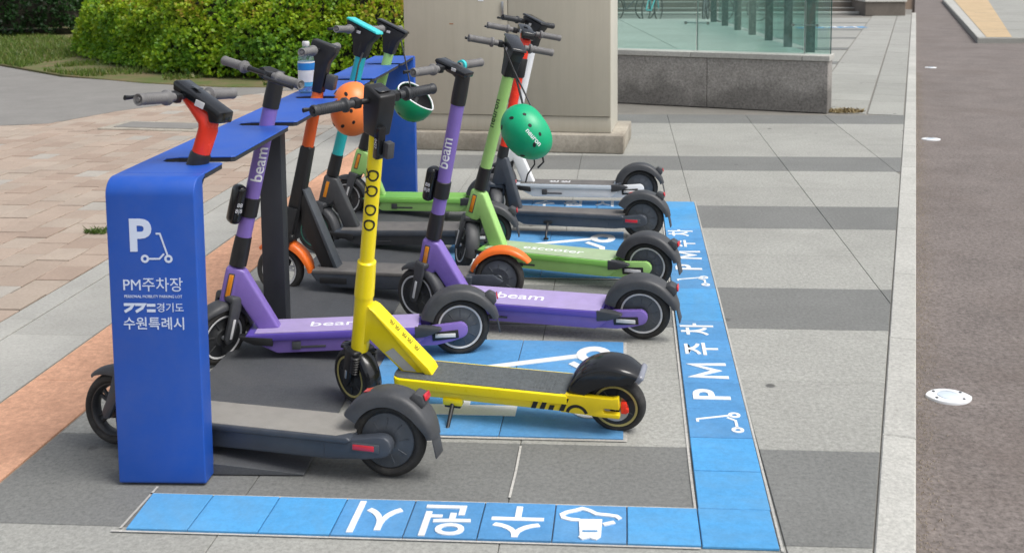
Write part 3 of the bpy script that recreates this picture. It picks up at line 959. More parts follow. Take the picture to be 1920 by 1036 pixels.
# far side reads from outside the bay... towards us
for x, ch in ((-0.545, '수'), (-0.345, '원'), (-0.125, '시')):
    flat_text('lettering', ch, 0.16, frame((x, 7.03, ZT - 0.0005), (1, 0, 0), (0, 1, 0)), M_WMARK, bay, bold=0.003, thick=0.0035)

# two square panels with a big P and the pictogram
def panel(x0, y0, label):
    t = empty('bay_panel', (x0, y0, 0))
    tag(t, label, 'ground marking', 'blue square panels painted inside the bay')
    W, H = 1.02, 0.93
    for i in range(2):
        for j in range(3):
            xa, xb = [(0, 0.575), (0.575, 1.02)][i]
            q = [(xa, H / 3 * j), (xb, H / 3 * j), (xb, H / 3 * (j + 1)), (xa, H / 3 * (j + 1))]
            MB().slab(shrink(q, 0.0015), 0.002, ZT - 0.001 + random.uniform(-0.0005, 0.0005), 0.002).build('tile', M_BTILE2, t, smooth=None)
    v, f = stroke([(-0.006, -0.010), (W + 0.006, -0.010), (W + 0.006, H + 0.006)], 0.014)
    MB().raw([(x, y, 0.0045) for x, y, z in v], f).build('mortar_line', M_MORTAR, t, smooth=None)
    # the P: stem along X on the near side, bowl away from us on its left end
    flat_text('lettering', 'P', 0.62, frame((0.42, 0.285, ZT - 0.0015), (0, 1, 0), (-1, 0, 0)), M_WMARK, t, bold=0.012, thick=0.003)
    v, f = thick_geo(*scooter_icon(0.55), 0.003)
    MB().raw([(x * 1.22, y, z + 0.0004) for x, y, z in v], f, frame((0.965, 0.50, ZT - 0.0015), (0, 1, 0), (-1, 0, 0))).build('pictogram', M_WMARK, t, smooth=None)
    return t
panel(-1.02, 3.535, 'nearer blue square panel with white P, half under the yellow scooter')
panel(-1.02, 5.39, 'farther blue square panel with white pictogram under the lime and dark scooters')

# ------------------------------------------------------------------ blue rack
rack = empty('scooter_rack', (-1.496, 3.14, 0), (0, 0, R(1.83)))
tag(rack, 'long blue steel scooter rack with a lettered front post and slotted shelf', 'scooter rack')
HW = 0.1425; ZS = 1.012
# front post: a folded channel, rounded where it turns into the shelf
def arc(cx, cz, r, a0, a1, n=8):
    return [(cx + r * math.cos(R(a0 + (a1 - a0) * i / n)), cz + r * math.sin(R(a0 + (a1 - a0) * i / n))) for i in range(n + 1)]
prof = [(0.006, 0.006)] + [(0.0, 0.012)] + arc(0.055, ZS - 0.055, 0.055, 180, 90, 10) + [(0.10, ZS)] + [(0.10, ZS - 0.012), (0.078, ZS - 0.02), (0.076, 0.012), (0.07, 0.006)]
# profile is (y, z): turn the prism so its XZ plane becomes YZ
TYZ = Matrix(((0, 1, 0, 0), (1, 0, 0, 0), (0, 0, 1, 0), (0, 0, 0, 1)))
post = MB().prism(prof, -HW, HW, bev=0.012, seg=4, M=TYZ).build('front_post', M_RACK, rack, smooth=50)
# shelf sheet with open slots
slots = [0.318, 1.095, 1.935, 2.700, 3.575]
def shelf_outline(w=0.0):
    pts = [(-HW + w, 0.10), (HW - w, 0.10)]
    for s_ in slots:
        pts += [(HW - w, s_ - 0.055 - w), (HW - w - 0.012, s_ - 0.045 - w), (-0.055 - w, s_ - 0.040 - w), (-0.080 - w, s_ - 0.020), (-0.085 - w, s_ + 0.03), (-0.050 - w, s_ + 0.050 + w), (HW - w - 0.012, s_ + 0.062 + w), (HW - w, s_ + 0.072 + w)]
    pts += [(HW - w, 4.10), (-HW + w, 4.10)]
    return pts
MB().slab(shelf_outline(), ZS - 0.004, ZS, 0.002).build('shelf', M_RACK, rack, smooth=None)
MB().slab(shelf_outline(0.002), ZS - 0.020, ZS - 0.0042).build('shelf_edge', M_RACKEDGE, rack, smooth=None)
# back post and middle leg
prof = [(4.10, ZS), (4.135, ZS + 0.0)] + arc(4.135, ZS - 0.035, 0.035, 90, 0, 6)[1:] + [(4.17, 0.010), (4.10, 0.010), (4.092, ZS - 0.022)]
MB().prism(prof, -HW, HW, bev=0.004, seg=2, M=TYZ).build('back_post', M_RACK, rack, smooth=50)
MB().box((-0.03, 1.36, ZS / 2 - 0.01), (0.10, 0.075, ZS - 0.02), 0.004).build('middle_leg', M_RACKEDGE, rack)
# wedge-shaped floor plate
MB().prism([(-HW, 0.004), (-HW, 0.050), (HW, 0.042), (0.44, 0.009), (0.446, 0.004)], 0.07, 4.0, bev=0.001, seg=1).build('floor_plate', M_MAT, rack, smooth=None)
for s_ in slots:                      # raised wheel guides of the plate
    MB().prism([(-0.10, 0.045), (-0.08, 0.058), (0.10, 0.05), (0.30, 0.020)], s_ + 0.20, s_ + 0.23, bev=0.001, seg=1).build('wheel_guide', M_MAT, rack, smooth=None)
# lettering on the front post: x to the right, z up, facing -y
def post_m(x, z): return frame((x, -0.0006, z), (1, 0, 0), (0, 0, 1))
ppx = 0.2925 / 170.0     # metres per photo pixel on this face
flat_text('lettering', 'P', 0.142, post_m(-0.038, 0.826), M_TXTP, rack, bold=0.005, thick=0.0008)
v, f = scooter_icon(0.097)
v = [(x * 1.0, y, 0.0008) for x, y, z in v]
MB().raw(v, f, post_m(0.014, 0.743)).build('pictogram', M_TXTP, rack, smooth=None)
flat_text('lettering', 'PM주차장', 0.050, post_m(-0.002, 0.668), M_TXTP, rack, bold=0.0, thick=0.0008, sx=0.97)
flat_text('lettering', 'PERSONAL MOBILITY PARKING LOT', 0.0125, post_m(-0.002, 0.632), M_TXTP, rack, bold=0.0, thick=0.0008, sx=0.93)
flat_text('lettering', '경기도', 0.0325, post_m(0.051, 0.594), M_TXTP, rack, bold=0.0, thick=0.0008)
lg = [stroke([(-0.096, 0.012), (-0.066, 0.012), (-0.074, 0.000), (-0.094, -0.012)], 0.0095),
      stroke([(-0.060, 0.012), (-0.030, 0.012), (-0.038, 0.000), (-0.058, -0.012)], 0.0095),
      stroke([(-0.022, 0.010), (0.006, 0.010)], 0.0095), stroke([(-0.022, -0.008), (0.006, -0.008)], 0.0095)]
v, f = join_geo(lg)
MB().raw([(x, y, 0.0008) for x, y, z in v], f, post_m(-0.002, 0.594)).build('region_logo', M_TXTP, rack, smooth=None)
flat_text('lettering', '수원특례시', 0.044, post_m(-0.002, 0.541), M_TXTP, rack, bold=0.0003, thick=0.0008)

# ------------------------------------------------------------------ scooters
RY = Matrix.Rotation(R(90), 4, 'X')       # lathe axis Z -> Y
def steer_frame(wb, r, rho, de):
    S = Vector((-math.sin(rho), 0, math.cos(rho)))
    F = Vector((math.cos(rho), 0, math.sin(rho)))
    Y = Vector((0, 1, 0))
    Fd = F * math.cos(de) + Y * math.sin(de)
    Ld = -F * math.sin(de) + Y * math.cos(de)
    m = Matrix((Fd, Ld, S)).transposed().to_4x4()
    m.translation = Vector((wb - 0.02, 0, r))
    m0 = Matrix((F, Y, S)).transposed().to_4x4()
    m0.translation = Vector((wb - 0.02, 0, r))
    return m, m0

def make_wheel(parent, T, r, kind, stripe=None, rimmat=None):
    """kind: disc, motor, spokes; wheel > tyre, rim_stripe, hub_cap"""
    rimmat = rimmat or M_RIM
    X = T @ RY
    ri = r * 0.70
    b = MB(X)
    hw = 0.021
    if kind == 'spokes':
        b.lathe([(ri, -hw), (ri + 0.004, -hw), (ri + 0.004, hw), (ri, hw), (ri - 0.008, hw * 0.6), (ri - 0.010, 0), (ri - 0.008, -hw * 0.6), (ri, -hw)], 40)
        b.lathe([(0, -0.026), (0.026, -0.026), (0.030, -0.02), (0.030, 0.02), (0.026, 0.026), (0, 0.026)], 24)
        for k in range(5):
            a = 2 * PI * k / 5 + 0.3
            for da in (-0.16, 0.16):
                b.tube([(0.024 * math.cos(a), 0.024 * math.sin(a), 0), ((ri - 0.004) * math.cos(a + da), (ri - 0.004) * math.sin(a + da), 0)], [0.009, 0.006], 8)
    elif kind == 'motor':
        b.lathe([(0, -0.030), (0.018, -0.031), (0.022, -0.0275), (ri * 0.62, -0.0290), (ri * 0.66, -0.0265), (ri + 0.001, -0.0225), (ri + 0.004, -0.019), (ri + 0.004, 0.019), (ri + 0.001, 0.0225), (ri * 0.66, 0.0265), (ri * 0.62, 0.0290), (0.022, 0.0275), (0.018, 0.031), (0, 0.030)], 48)
        for k in range(9):
            a = 2 * PI * k / 9 + 0.2
            for sg in (-1, 1):
                b.tube([(ri * 0.52 * math.cos(a), ri * 0.52 * math.sin(a), sg * 0.0288), (ri * 0.86 * math.cos(a), ri * 0.86 * math.sin(a), sg * 0.0250)], 0.0022, 6)
    else:
        b.lathe([(0, -0.024), (0.035, -0.026), (0.045, -0.019), (ri * 0.8, -0.017), (ri, -0.022), (ri + 0.004, -0.019), (ri + 0.004, 0.019), (ri, 0.022), (ri * 0.8, 0.017), (0.045, 0.019), (0.035, 0.026), (0, 0.024)], 44)
        for k in range(7):
            a = 2 * PI * k / 7
            for sg in (-1, 1):
                b.tube([(0.040 * math.cos(a), 0.040 * math.sin(a), sg * 0.019), (ri * 0.93 * math.cos(a), ri * 0.93 * math.sin(a), sg * 0.019)], 0.0035, 6)
    w = b.build('wheel', M_MOTOR if kind == 'motor' else rimmat, parent)
    a_, b_ = (r - ri) / 2, 0.028
    rc = (r + ri) / 2
    pr = [(rc + a_ * 1.0 * math.cos(t) * (1.0), b_ * math.sin(t) * (1.0 - 0.12 * max(0, math.cos(t)))) for t in [2 * PI * k / 18 for k in range(19)]]
    tb = MB(X).lathe(pr, 56)
    tb.build('tyre', M_TYRE, w)
    if stripe:
        q = MB(X)
        for sg in (-1, 1):
            q.lathe([(ri - 0.003, sg * 0.0235), (ri + 0.0005, sg * 0.0262), (ri + 0.0045, sg * 0.0262), (ri + 0.006, sg * 0.0235)], 56)
        q.build('rim_stripe', stripe, w)
    q = MB(X).lathe([(0, -0.035), (0.008, -0.035), (0.010, -0.031), (0.010, 0.031), (0.008, 0.035), (0, 0.035)], 12)
    q.build('axle_nut', M_SILVER, w)
    return w

def grip_set(t, T, wtop, go, W, barmat, gripmat, sl=1.0, tilt=0.0, levers=(1,), rise=0.0, thin=0.0105, bell=None):
    """bar, grips, brake levers; in the steering frame (u fwd, v left, w up)"""
    h = W / 2
    b = MB(T)
    b.tube([(go, -h + 0.02, wtop + rise), (go + 0.004, -0.10, wtop + rise), (go, -0.03, wtop), (go, 0.03, wtop), (go + 0.004, 0.10, wtop + rise), (go, h - 0.02, wtop + rise)], thin, 14)
    bar = b.build('handlebar', barmat, t)
    for sg in (-1, 1):
        g = MB(T)
        M = Matrix.Translation((go, sg * h, wtop + rise)) @ Matrix.Rotation(R(90) * sg, 4, 'X')
        # local +Z runs inwards
        g.lathe([(0, 0), (0.007, 0), (0.0085, 0.006), (0.013, 0.004), (0.0185, 0.001), (0.0205, 0.004), (0.0205, 0.012), (0.0180, 0.018), (0.0188, 0.07), (0.0180, 0.118), (0.0210, 0.122), (0.0265, 0.128), (0.0265, 0.137), (0.0150, 0.143), (0.0150, 0.165), (0.0, 0.166)], 22, M=M)
        for k in range(12):
            g.lathe([(0.0182, 0.026 + k * 0.0075), (0.0194, 0.028 + k * 0.0075), (0.0182, 0.030 + k * 0.0075)], 22, M=M)
        g.build('grip', gripmat, bar)
    for sg in levers:
        l = MB(T)
        l.box((go + 0.006, sg * (h - 0.182), wtop + rise - 0.002), (0.040, 0.030, 0.034), 0.006)
        l.tube([(go + 0.022, sg * (h - 0.18), wtop + rise - 0.004), (go + 0.045, sg * (h - 0.165), wtop + rise - 0.008), (go + 0.052, sg * (h - 0.10), wtop + rise - 0.010), (go + 0.046, sg * (h - 0.02), wtop + rise - 0.012), (go + 0.046, sg * (h + 0.004), wtop + rise - 0.012)], [0.006, 0.0065, 0.0055, 0.005, 0.0065], 10, flat=1.3)
        l.build('brake_lever', M_BLK, t)
    if bell:
        l = MB(T)
        M = Matrix.Translation((go, bell[0], wtop + rise)) @ Matrix.Rotation(R(90), 4, 'X')
        l.lathe([(0.012, -0.014), (0.024, -0.012), (0.025, 0), (0.024, 0.012), (0.012, 0.014)], 20, M=M)
        l.build('bell', bell[1], t)
    return bar

def cable(t, T, T0, wtop, go, mat=None, side=0.03):
    a = T @ Vector((go + 0.03, side, wtop - 0.01))
    b = T @ Vector((go + 0.07, side * 1.4, wtop - 0.12))
    c = T @ Vector((0.055, side, wtop - 0.42))
    d = T @ Vector((0.040, 0.012, wtop - 0.62))
    pts = []
    for i in range(15):
        s_ = i / 14
        p = a * (1 - s_) ** 3 + b * 3 * s_ * (1 - s_) ** 2 + c * 3 * s_ * s_ * (1 - s_) + d * s_ ** 3
        pts.append(p)
    MB().tube(pts, 0.0032, 8).build('cable', mat or M_BLK, t)

def kickstand(t, x, z, w=0.09):
    b = MB()
    b.box((x, w - 0.012, z - 0.012), (0.05, 0.03, 0.018), 0.004)
    b.tube([(x, w - 0.01, z - 0.01), (x - 0.012, w + 0.085, 0.040), (x - 0.012, w + 0.095, 0.014)], [0.008, 0.007, 0.008], 10)
    b.box((x - 0.014, w + 0.098, 0.014), (0.03, 0.018, 0.012), 0.004)
    b.build('kickstand', M_BLK, t)

def place(t, p, lean_off=0.0):
    t.location = (p['x'], p['y'], 0)
    t.rotation_euler = (R(p['phi']), 0, R(p['psi']))

def rear_fender(t, r, Rr, a0, a1, mat, w=0.105, lamp=128, flap=True, skirt=0.044):
    fd = MB().fender(0, r, Rr, R(a0), R(a1), w, skirt, n=24, full_front=True).build('rear_fender', mat, t)
    a = R(lamp)
    M = Matrix.Translation((math.cos(a) * (Rr + 0.012), 0, r + math.sin(a) * (Rr + 0.012))) @ Matrix.Rotation(-a, 4, 'Y')
    MB(M).prism([(-0.016, -0.026), (0.012, -0.022), (0.022, 0.006), (0.006, 0.028), (-0.014, 0.030)], -0.028, 0.028, bev=0.005).build('lamp_housing', M_BLK2, fd)
    M2 = M @ Matrix.Translation((0.021, 0, 0.015)) @ Matrix.Rotation(R(-32), 4, 'Y')
    MB(M2).box((0, 0, 0), (0.006, 0.046, 0.022), 0.0025).build('tail_light', M_REFR, fd)
    if flap:
        a = R(a1)
        p0 = Vector((math.cos(a) * (Rr - 0.012), 0, r + math.sin(a) * (Rr - 0.012)))
        M = Matrix.Translation(p0) @ Matrix.Rotation(-(a - R(90)) , 4, 'Y')
        MB(Matrix.Translation(p0) @ Matrix.Rotation(R(12), 4, 'Y')).box((-0.004, 0, -0.028), (0.006, w * 0.62, 0.075), 0.003).build('mud_flap', M_BLK2, fd)
    return fd

def disc_pedal_arm(t, body, side_mat_slot=M_BLK, bar=M_STRIPE, r=0.127, x1=0.20):
    for sg in (-1, 1):
        y0, y1 = sorted((sg * 0.044, sg * 0.070))
        arm = MB().prism([(x1, r - 0.062), (x1, r + 0.010), (0.10, r + 0.024), (0.03, r + 0.030)] + [(0.0 + 0.034 * math.cos(R(a)), r + 0.034 * math.sin(R(a))) for a in (70, 100, 130, 160, 190, 220, 250)] + [(0.03, r - 0.045), (0.10, r - 0.060)], y0, y1, bev=0.004).build('swing_arm', body, t)
        ys = sg * 0.0715
        MB().box((0.062, ys, r - 0.018), (0.112, 0.006, 0.036), 0.0028, M=Matrix.Translation((0.06, 0, r - 0.02)) @ Matrix.Rotation(R(5), 4, 'Y') @ Matrix.Translation((-0.06, 0, -(r - 0.02)))).build('reflector_recess', side_mat_slot, arm)
        MB().box((0.062, ys + sg * 0.0035, r - 0.018), (0.086, 0.005, 0.017), 0.002).build('reflector', bar, arm)

# ---- type A: rental scooter with a triangular coloured frame
def make_frame_scooter(p, label, body, dark, deck, deck_text=None, stem_text=None, stripe=None, band=M_BLK, top=M_BLK, unit=False,
                       grips=None, bell=None, textmat=None, dash=True, tubemat=None, stand=True, nose_mat=None, levers=(1,), stem_off=0.0, unit_ang=0.0, head='goose', plate=None, hd=0.0, uw=0.665):
    grips = grips or M_GRIP
    tubemat = tubemat or body
    wb, r, rho, L, go, de = p['wb'], 0.127, R(p['rho']), p['L'], p['go'], R(p['de'])
    T, T0 = steer_frame(wb, r, rho, de)
    t = empty('kick_scooter')
    tag(t, label, 'scooter', 'shared kick scooters parked in the bay')
    place(t, p)
    xf = wb - 0.165          # deck front
    # deck body, upper lip, tread
    MB().prism([(0.185, 0.072), (0.20, 0.066), (xf - 0.09, 0.066), (xf - 0.015, 0.105), (xf + 0.0, 0.125), (0.155, 0.125), (0.15, 0.10)], -0.083, 0.083, bev=0.006).build('deck_body', body, t)
    MB().prism([(0.165, 0.128), (0.175, 0.122), (xf + 0.03, 0.122), (xf + 0.045, 0.136), (xf + 0.03, 0.153), (0.165, 0.153)], -0.095, 0.095, bev=0.004).build('deck_rim', dark, t)
    MB().box(((0.175 + xf) / 2, 0, 0.1545), (xf - 0.175, 0.178, 0.005), 0.002, 1).build('deck_mat', deck, t)
    for sg in (-1, 1):       # pointed black corners at both ends
        y0, y1 = sorted((sg * 0.060, sg * 0.0965))
        MB().prism([(0.190, 0.108), (0.190, 0.157), (0.145, 0.155), (0.085, 0.148), (0.075, 0.140), (0.10, 0.128), (0.14, 0.114)], y0, y1, bev=0.003).build('corner_guard', M_BLK2, t)
        y0, y1 = sorted((sg * 0.055, sg * 0.0965))
        MB().prism([(xf - 0.075, 0.100), (xf - 0.075, 0.135), (xf + 0.01, 0.143), (xf + 0.060, 0.150), (xf + 0.066, 0.145), (xf + 0.045, 0.128), (xf, 0.108)], y0, y1, bev=0.003).build('corner_guard', nose_mat or M_BLK, t)
    if deck_text:
        dmat, txt, x_, sz = deck_text
        flat_text('lettering', txt, sz, frame((x_, 0.0, 0.1572), (-1, 0, 0), (0, -1, 0)), dmat, t, bold=0.0006, thick=0.0004, sx=1.25)
    # latch on the near side of the deck
    b = MB(); b.box((xf - 0.17, 0.087, 0.098), (0.036, 0.010, 0.034), 0.003); b.box((xf - 0.235, 0.085, 0.090), (0.11, 0.006, 0.009), 0.002)
    b.build('battery_latch', M_BLK2, t)
    # neck: diagonal tube and head block
    hb = T0 @ Vector((0, 0, 0.175 + hd)); ht = T0 @ Vector((0, 0, 0.345 + hd))
    q1 = T0 @ Vector((-0.030, 0, 0.335 + hd)); q2 = T0 @ Vector((-0.032, 0, 0.215 + hd))
    MB().prism([(ht.x + 0.030, ht.z + 0.008), (q1.x - 0.006, q1.z - 0.004), (xf - 0.095, 0.152), (xf - 0.005, 0.150), (q2.x - 0.008, q2.z - 0.022), (hb.x - 0.030, hb.z - 0.01), (hb.x + 0.032, hb.z + 0.008)], -0.032, 0.032, bev=0.012, seg=3).build('neck', body, t)
    if stem_text and stem_text[0] == 'beam':
        pa = Vector((q1.x - 0.006, 0, q1.z - 0.004)); pb_ = Vector((xf - 0.005, 0, 0.150))
        dn = (pb_ - pa).normalized()
        up_ = Vector((-dn.z, 0, dn.x)); up_ = up_ if up_.z > 0 else -up_
        flat_text('lettering', 'beam', 0.045, frame(pa.lerp(pb_, 0.52) + up_ * 0.0008, dn, up_.cross(dn)), M_TXTW, t, thick=0.0003)
    MB(T0).box((0.010, 0, 0.255 + hd), (0.062, 0.066, 0.165), 0.012, 3).build('head_tube', body, t)
    for sg in (-1, 1):
        rf = MB(T0).box((0.010, sg * 0.0345, 0.262 + hd), (0.026, 0.006, 0.105), 0.0026).build('side_reflector', M_BLK2, t)
        MB(T0).box((0.010, sg * 0.0375, 0.262 + hd), (0.019, 0.004, 0.094), 0.002).build('amber_lens', M_REFO, rf)
    # steering column
    MB(T).lathe([(0.0, 0.345 + hd), (0.036, 0.345 + hd), (0.036, 0.40 + hd), (0.034, 0.47 + hd), (0.0, 0.47 + hd)], 24).build('stem_collar', band, t)
    MB(T).lathe([(0.0, 0.46 + hd), (0.0315, 0.46 + hd), (0.031, L - 0.14), (0.0, L - 0.14)], 28).build('stem', tubemat, t)
    # folding head with forward reaching handlebar clamp
    b = MB(T)
    b.lathe([(0, L - 0.145), (0.034, L - 0.145), (0.035, L - 0.10), (0.033, L - 0.02), (0.029, L + 0.012), (0, L + 0.014)], 24)
    if head == 'funnel':
        b.prism([(-0.031, L - 0.15), (0.033, L - 0.15), (0.060, L - 0.06), (0.122, L + 0.022), (0.124, L + 0.036), (-0.082, L + 0.004), (-0.078, L - 0.012), (-0.044, L - 0.06)], -0.034, 0.034, bev=0.006)
    else:
        b.tube([(-0.004, 0, L - 0.015), (go * 0.55, 0, L + 0.002), (go, 0, L)], [0.030, 0.026, 0.022], 14)
    b.build('stem_head', top, t)
    if head == 'funnel':
        d = MB(T).prism([(0.128, L + 0.040), (0.120, L + 0.053), (-0.080, L + 0.021), (-0.088, L + 0.006)], -0.040, 0.040, bev=0.004).build('display', plate or M_GLOSS, t)
        MB(T).box((0.03, 0.0355, L - 0.012), (0.026, 0.002, 0.016), 0.0008, 1).build('sticker', M_STRIPE, d)
    elif dash:
        b = MB(T)
        b.prism([(-0.034, L + 0.012), (go + 0.052, L + 0.030), (go + 0.060, L + 0.018), (go + 0.045, L + 0.004), (-0.030, L - 0.012)], -0.034, 0.034, bev=0.005)
        d = b.build('display', M_GLOSS, t)
        MB(T).box((go * 0.35, 0.0355, L + 0.010), (0.026, 0.002, 0.014), 0.0008, 1).build('sticker', M_STRIPE, d)
    grip_set(t, T, L, go, 0.48, top, grips, bell=bell, levers=levers)
    if unit:                 # tracking unit strapped to the stem
        U = T @ Matrix.Rotation(unit_ang, 4, 'Z')
        b = MB(U); b.box((0.060, 0.0, uw), (0.052, 0.068, 0.165), 0.022, 4)
        u = b.build('tracking_unit', M_GLOSS, t)
        MB(T).lathe([(0.030, uw - 0.05), (0.0365, uw - 0.047), (0.0365, uw + 0.030), (0.030, uw + 0.033)], 24).build('strap', M_BLK, u)
        flat_text('code_label', '88\n8|8', 0.024, U @ frame((0.0600, 0.0345, uw - 0.01), (-1, 0, 0), (0, 0, 1)), M_TXTW, u, thick=0.0003)
    if stem_text:
        txt, sz, w0, a0, mt = stem_text
        v, f = text_geo(txt, sz, 0.0008)
        wrap_geo('lettering', v, f, 0.0313, w0, a0, T, mt, t)
    # fork, wheel, front fender
    b = MB(T)
    b.box((0.008, 0, 0.168), (0.062, 0.112, 0.030), 0.010, 3)
    for sg in (-1, 1):
        b.prism([(-0.020, 0.175), (0.036, 0.175), (0.030, 0.06), (0.034, 0.0), (0.016, -0.024), (-0.006, -0.014), (-0.014, 0.05)], sg * 0.040, sg * 0.058, bev=0.005)
    fk = b.build('fork', M_BLK2, t)
    for sg in (-1, 1):
        MB(T).box((0.008, sg * 0.0595, 0.045), (0.012, 0.005, 0.086), 0.002).build('fork_reflector', M_STRIPE, fk)
    MB(T @ Matrix.Translation((0.018, 0, 0))).fender(0, 0, 0.152, R(38), R(182), 0.076, 0.030, n=20).build('front_fender', M_BLK2, t)
    make_wheel(t, T @ Matrix.Translation((0.018, 0, 0.0)), r, 'disc', stripe)
    make_wheel(t, Matrix.Translation((0, 0, r)), r, 'motor', stripe)
    disc_pedal_arm(t, body)
    rear_fender(t, r, 0.170, 16, 168, M_BLK2, lamp=138)
    if stand:
        kickstand(t, xf - 0.20, 0.10)
    return t, T

# ---- type B: dark scooter with a smooth grey body
def make_grey_scooter(p, label, stem_mat, head_mat, deckmat, collar_w=(0.86, 0.98), pale=False, low_mat=None):
    wb, r, rho, L, go, de = p['wb'], 0.127, R(p['rho']), p['L'], p['go'], R(p['de'])
    T, T0 = steer_frame(wb, r, rho, de)
    t = empty('kick_scooter')
    tag(t, label, 'scooter', 'shared kick scooters parked in the bay')
    place(t, p)
    xf = wb - 0.15
    MB().prism([(0.165, 0.070), (xf - 0.10, 0.070), (xf, 0.115), (xf + 0.01, 0.138), (0.11, 0.138), (0.06, 0.134), (0.05, 0.10), (0.09, 0.078)], -0.080, 0.080, bev=0.008, seg=3).build('deck_body', M_GREYB, t)
    MB().prism([(0.115, 0.130), (xf + 0.02, 0.130), (xf + 0.03, 0.142), (xf + 0.015, 0.153), (0.115, 0.153), (0.100, 0.142)], -0.090, 0.090, bev=0.006, seg=3).build('deck_rim', M_GREYB, t)
    MB().slab([(0.105, -0.040), (0.155, -0.084), (xf, -0.084), (xf + 0.02, -0.03), (xf + 0.02, 0.03), (xf, 0.084), (0.155, 0.084), (0.105, 0.040)], 0.150, 0.1565, 0.002).build('deck_mat', deckmat, t)
    for sg in (-1, 1):
        y0, y1 = sorted((sg * 0.042, sg * 0.082))
        arm = MB().prism([(0.20, r - 0.055), (0.20, r + 0.010), (0.10, r + 0.020), (0.02, r + 0.034)] + [(0.036 * math.cos(R(a)), r + 0.036 * math.sin(R(a))) for a in (80, 110, 140, 170, 200, 230, 260)] + [(0.06, r - 0.046)], y0, y1, bev=0.006, seg=3).build('rear_arm', M_GREYB, t)
        rf = MB().box((0.052, sg * 0.0835, r - 0.004), (0.096, 0.006, 0.028), 0.0028).build('side_reflector', M_MOTOR, arm)
        MB().box((0.058, sg * 0.0865, r - 0.004), (0.074, 0.004, 0.018), 0.002).build('red_lens', M_REFR, rf)
    hb = T0 @ Vector((0, 0, 0.17)); ht = T0 @ Vector((0, 0, 0.36)); q = T0 @ Vector((-0.03, 0, 0.25))
    MB().prism([(ht.x + 0.028, ht.z), (ht.x - 0.034, ht.z - 0.01), (xf - 0.070, 0.150), (xf + 0.010, 0.150), (q.x - 0.012, q.z - 0.06), (hb.x - 0.026, hb.z), (hb.x + 0.030, hb.z)], -0.030, 0.030, bev=0.012, seg=3).build('neck', low_mat or M_GREYB, t)
    MB(T).lathe([(0, 0.345), (0.034, 0.345), (0.032, 0.42), (0, 0.42)], 24).build('stem_collar', M_BLK, t)
    MB(T).lathe([(0, 0.41), (0.029, 0.41), (0.028, L - 0.04), (0, L - 0.04)], 28).build('stem', stem_mat, t)
    b = MB(T)
    b.lathe([(0, collar_w[0]), (0.032, collar_w[0]), (0.036, collar_w[0] + 0.01), (0.035, collar_w[1] - 0.01), (0.031, collar_w[1]), (0, collar_w[1])], 24)
    b.box((0.030, 0, collar_w[0] + 0.03), (0.026, 0.03, 0.05), 0.008)
    b.build('folding_latch', M_BLK, t)
    b = MB(T)
    b.tube([(0, 0, collar_w[1] - 0.005), (0, 0, L - 0.075), (0.012, 0, L - 0.045), (go * 0.55, 0, L - 0.020), (go * 1.0, 0, L)], [0.031, 0.033, 0.034, 0.030, 0.024], 16, flat=1.0)
    b.build('goose_neck', head_mat, t)
    b = MB(T)
    b.prism([(-0.055, L - 0.030), (-0.050, L + 0.010), (go + 0.040, L + 0.045), (go + 0.050, L + 0.036), (go + 0.040, L + 0.008), (0.0, L - 0.010), (-0.02, L - 0.040)], -0.038, 0.038, bev=0.006)
    d = b.build('display', M_GLOSS, t)
    MB(T).box((go * 0.30, 0.0395, L + 0.005), (0.038, 0.002, 0.022), 0.0008, 1).build('sticker', M_STRIPE, d)
    MB(T).box((go * 0.8, 0, L + 0.042), (0.03, 0.03, 0.003), 0.001, 1, M=Matrix.Rotation(0.0, 4, 'X')).build('display_plate', M_MOTOR, d)
    grip_set(t, T, L, go, 0.48, M_GREYB, M_GRIP, levers=(1,))
    b = MB(T)
    b.box((0.006, 0, 0.168), (0.060, 0.108, 0.030), 0.010, 3)
    for sg in (-1, 1):
        b.prism([(-0.022, 0.175), (0.036, 0.175), (0.028, 0.06), (0.032, 0.0), (0.016, -0.022), (-0.004, -0.014), (-0.012, 0.05)], sg * 0.040, sg * 0.056, bev=0.005)
    b.build('fork', M_GREYB, t)
    MB(T @ Matrix.Translation((0.018, 0, 0))).fender(0, 0, 0.150, R(30), R(150), 0.074, 0.026, n=18).build('front_fender', M_BLK2, t)
    make_wheel(t, T @ Matrix.Translation((0.018, 0, 0)), r, 'spokes')
    make_wheel(t, Matrix.Translation((0, 0, r)), r, 'motor')
    fd = rear_fender(t, r, 0.168, 30, 172, M_BLK2, lamp=126)
    MB().box((0.062, 0, 0), (0.05, 0.03, 0.003), 0.001, 1, M=Matrix.Translation((-0.0, 0, r + 0.170)) @ Matrix.Rotation(R(12), 4, 'Y')).build('red_tab', M_REFR, fd)
    kickstand(t, xf - 0.25, 0.10)
    return t, T

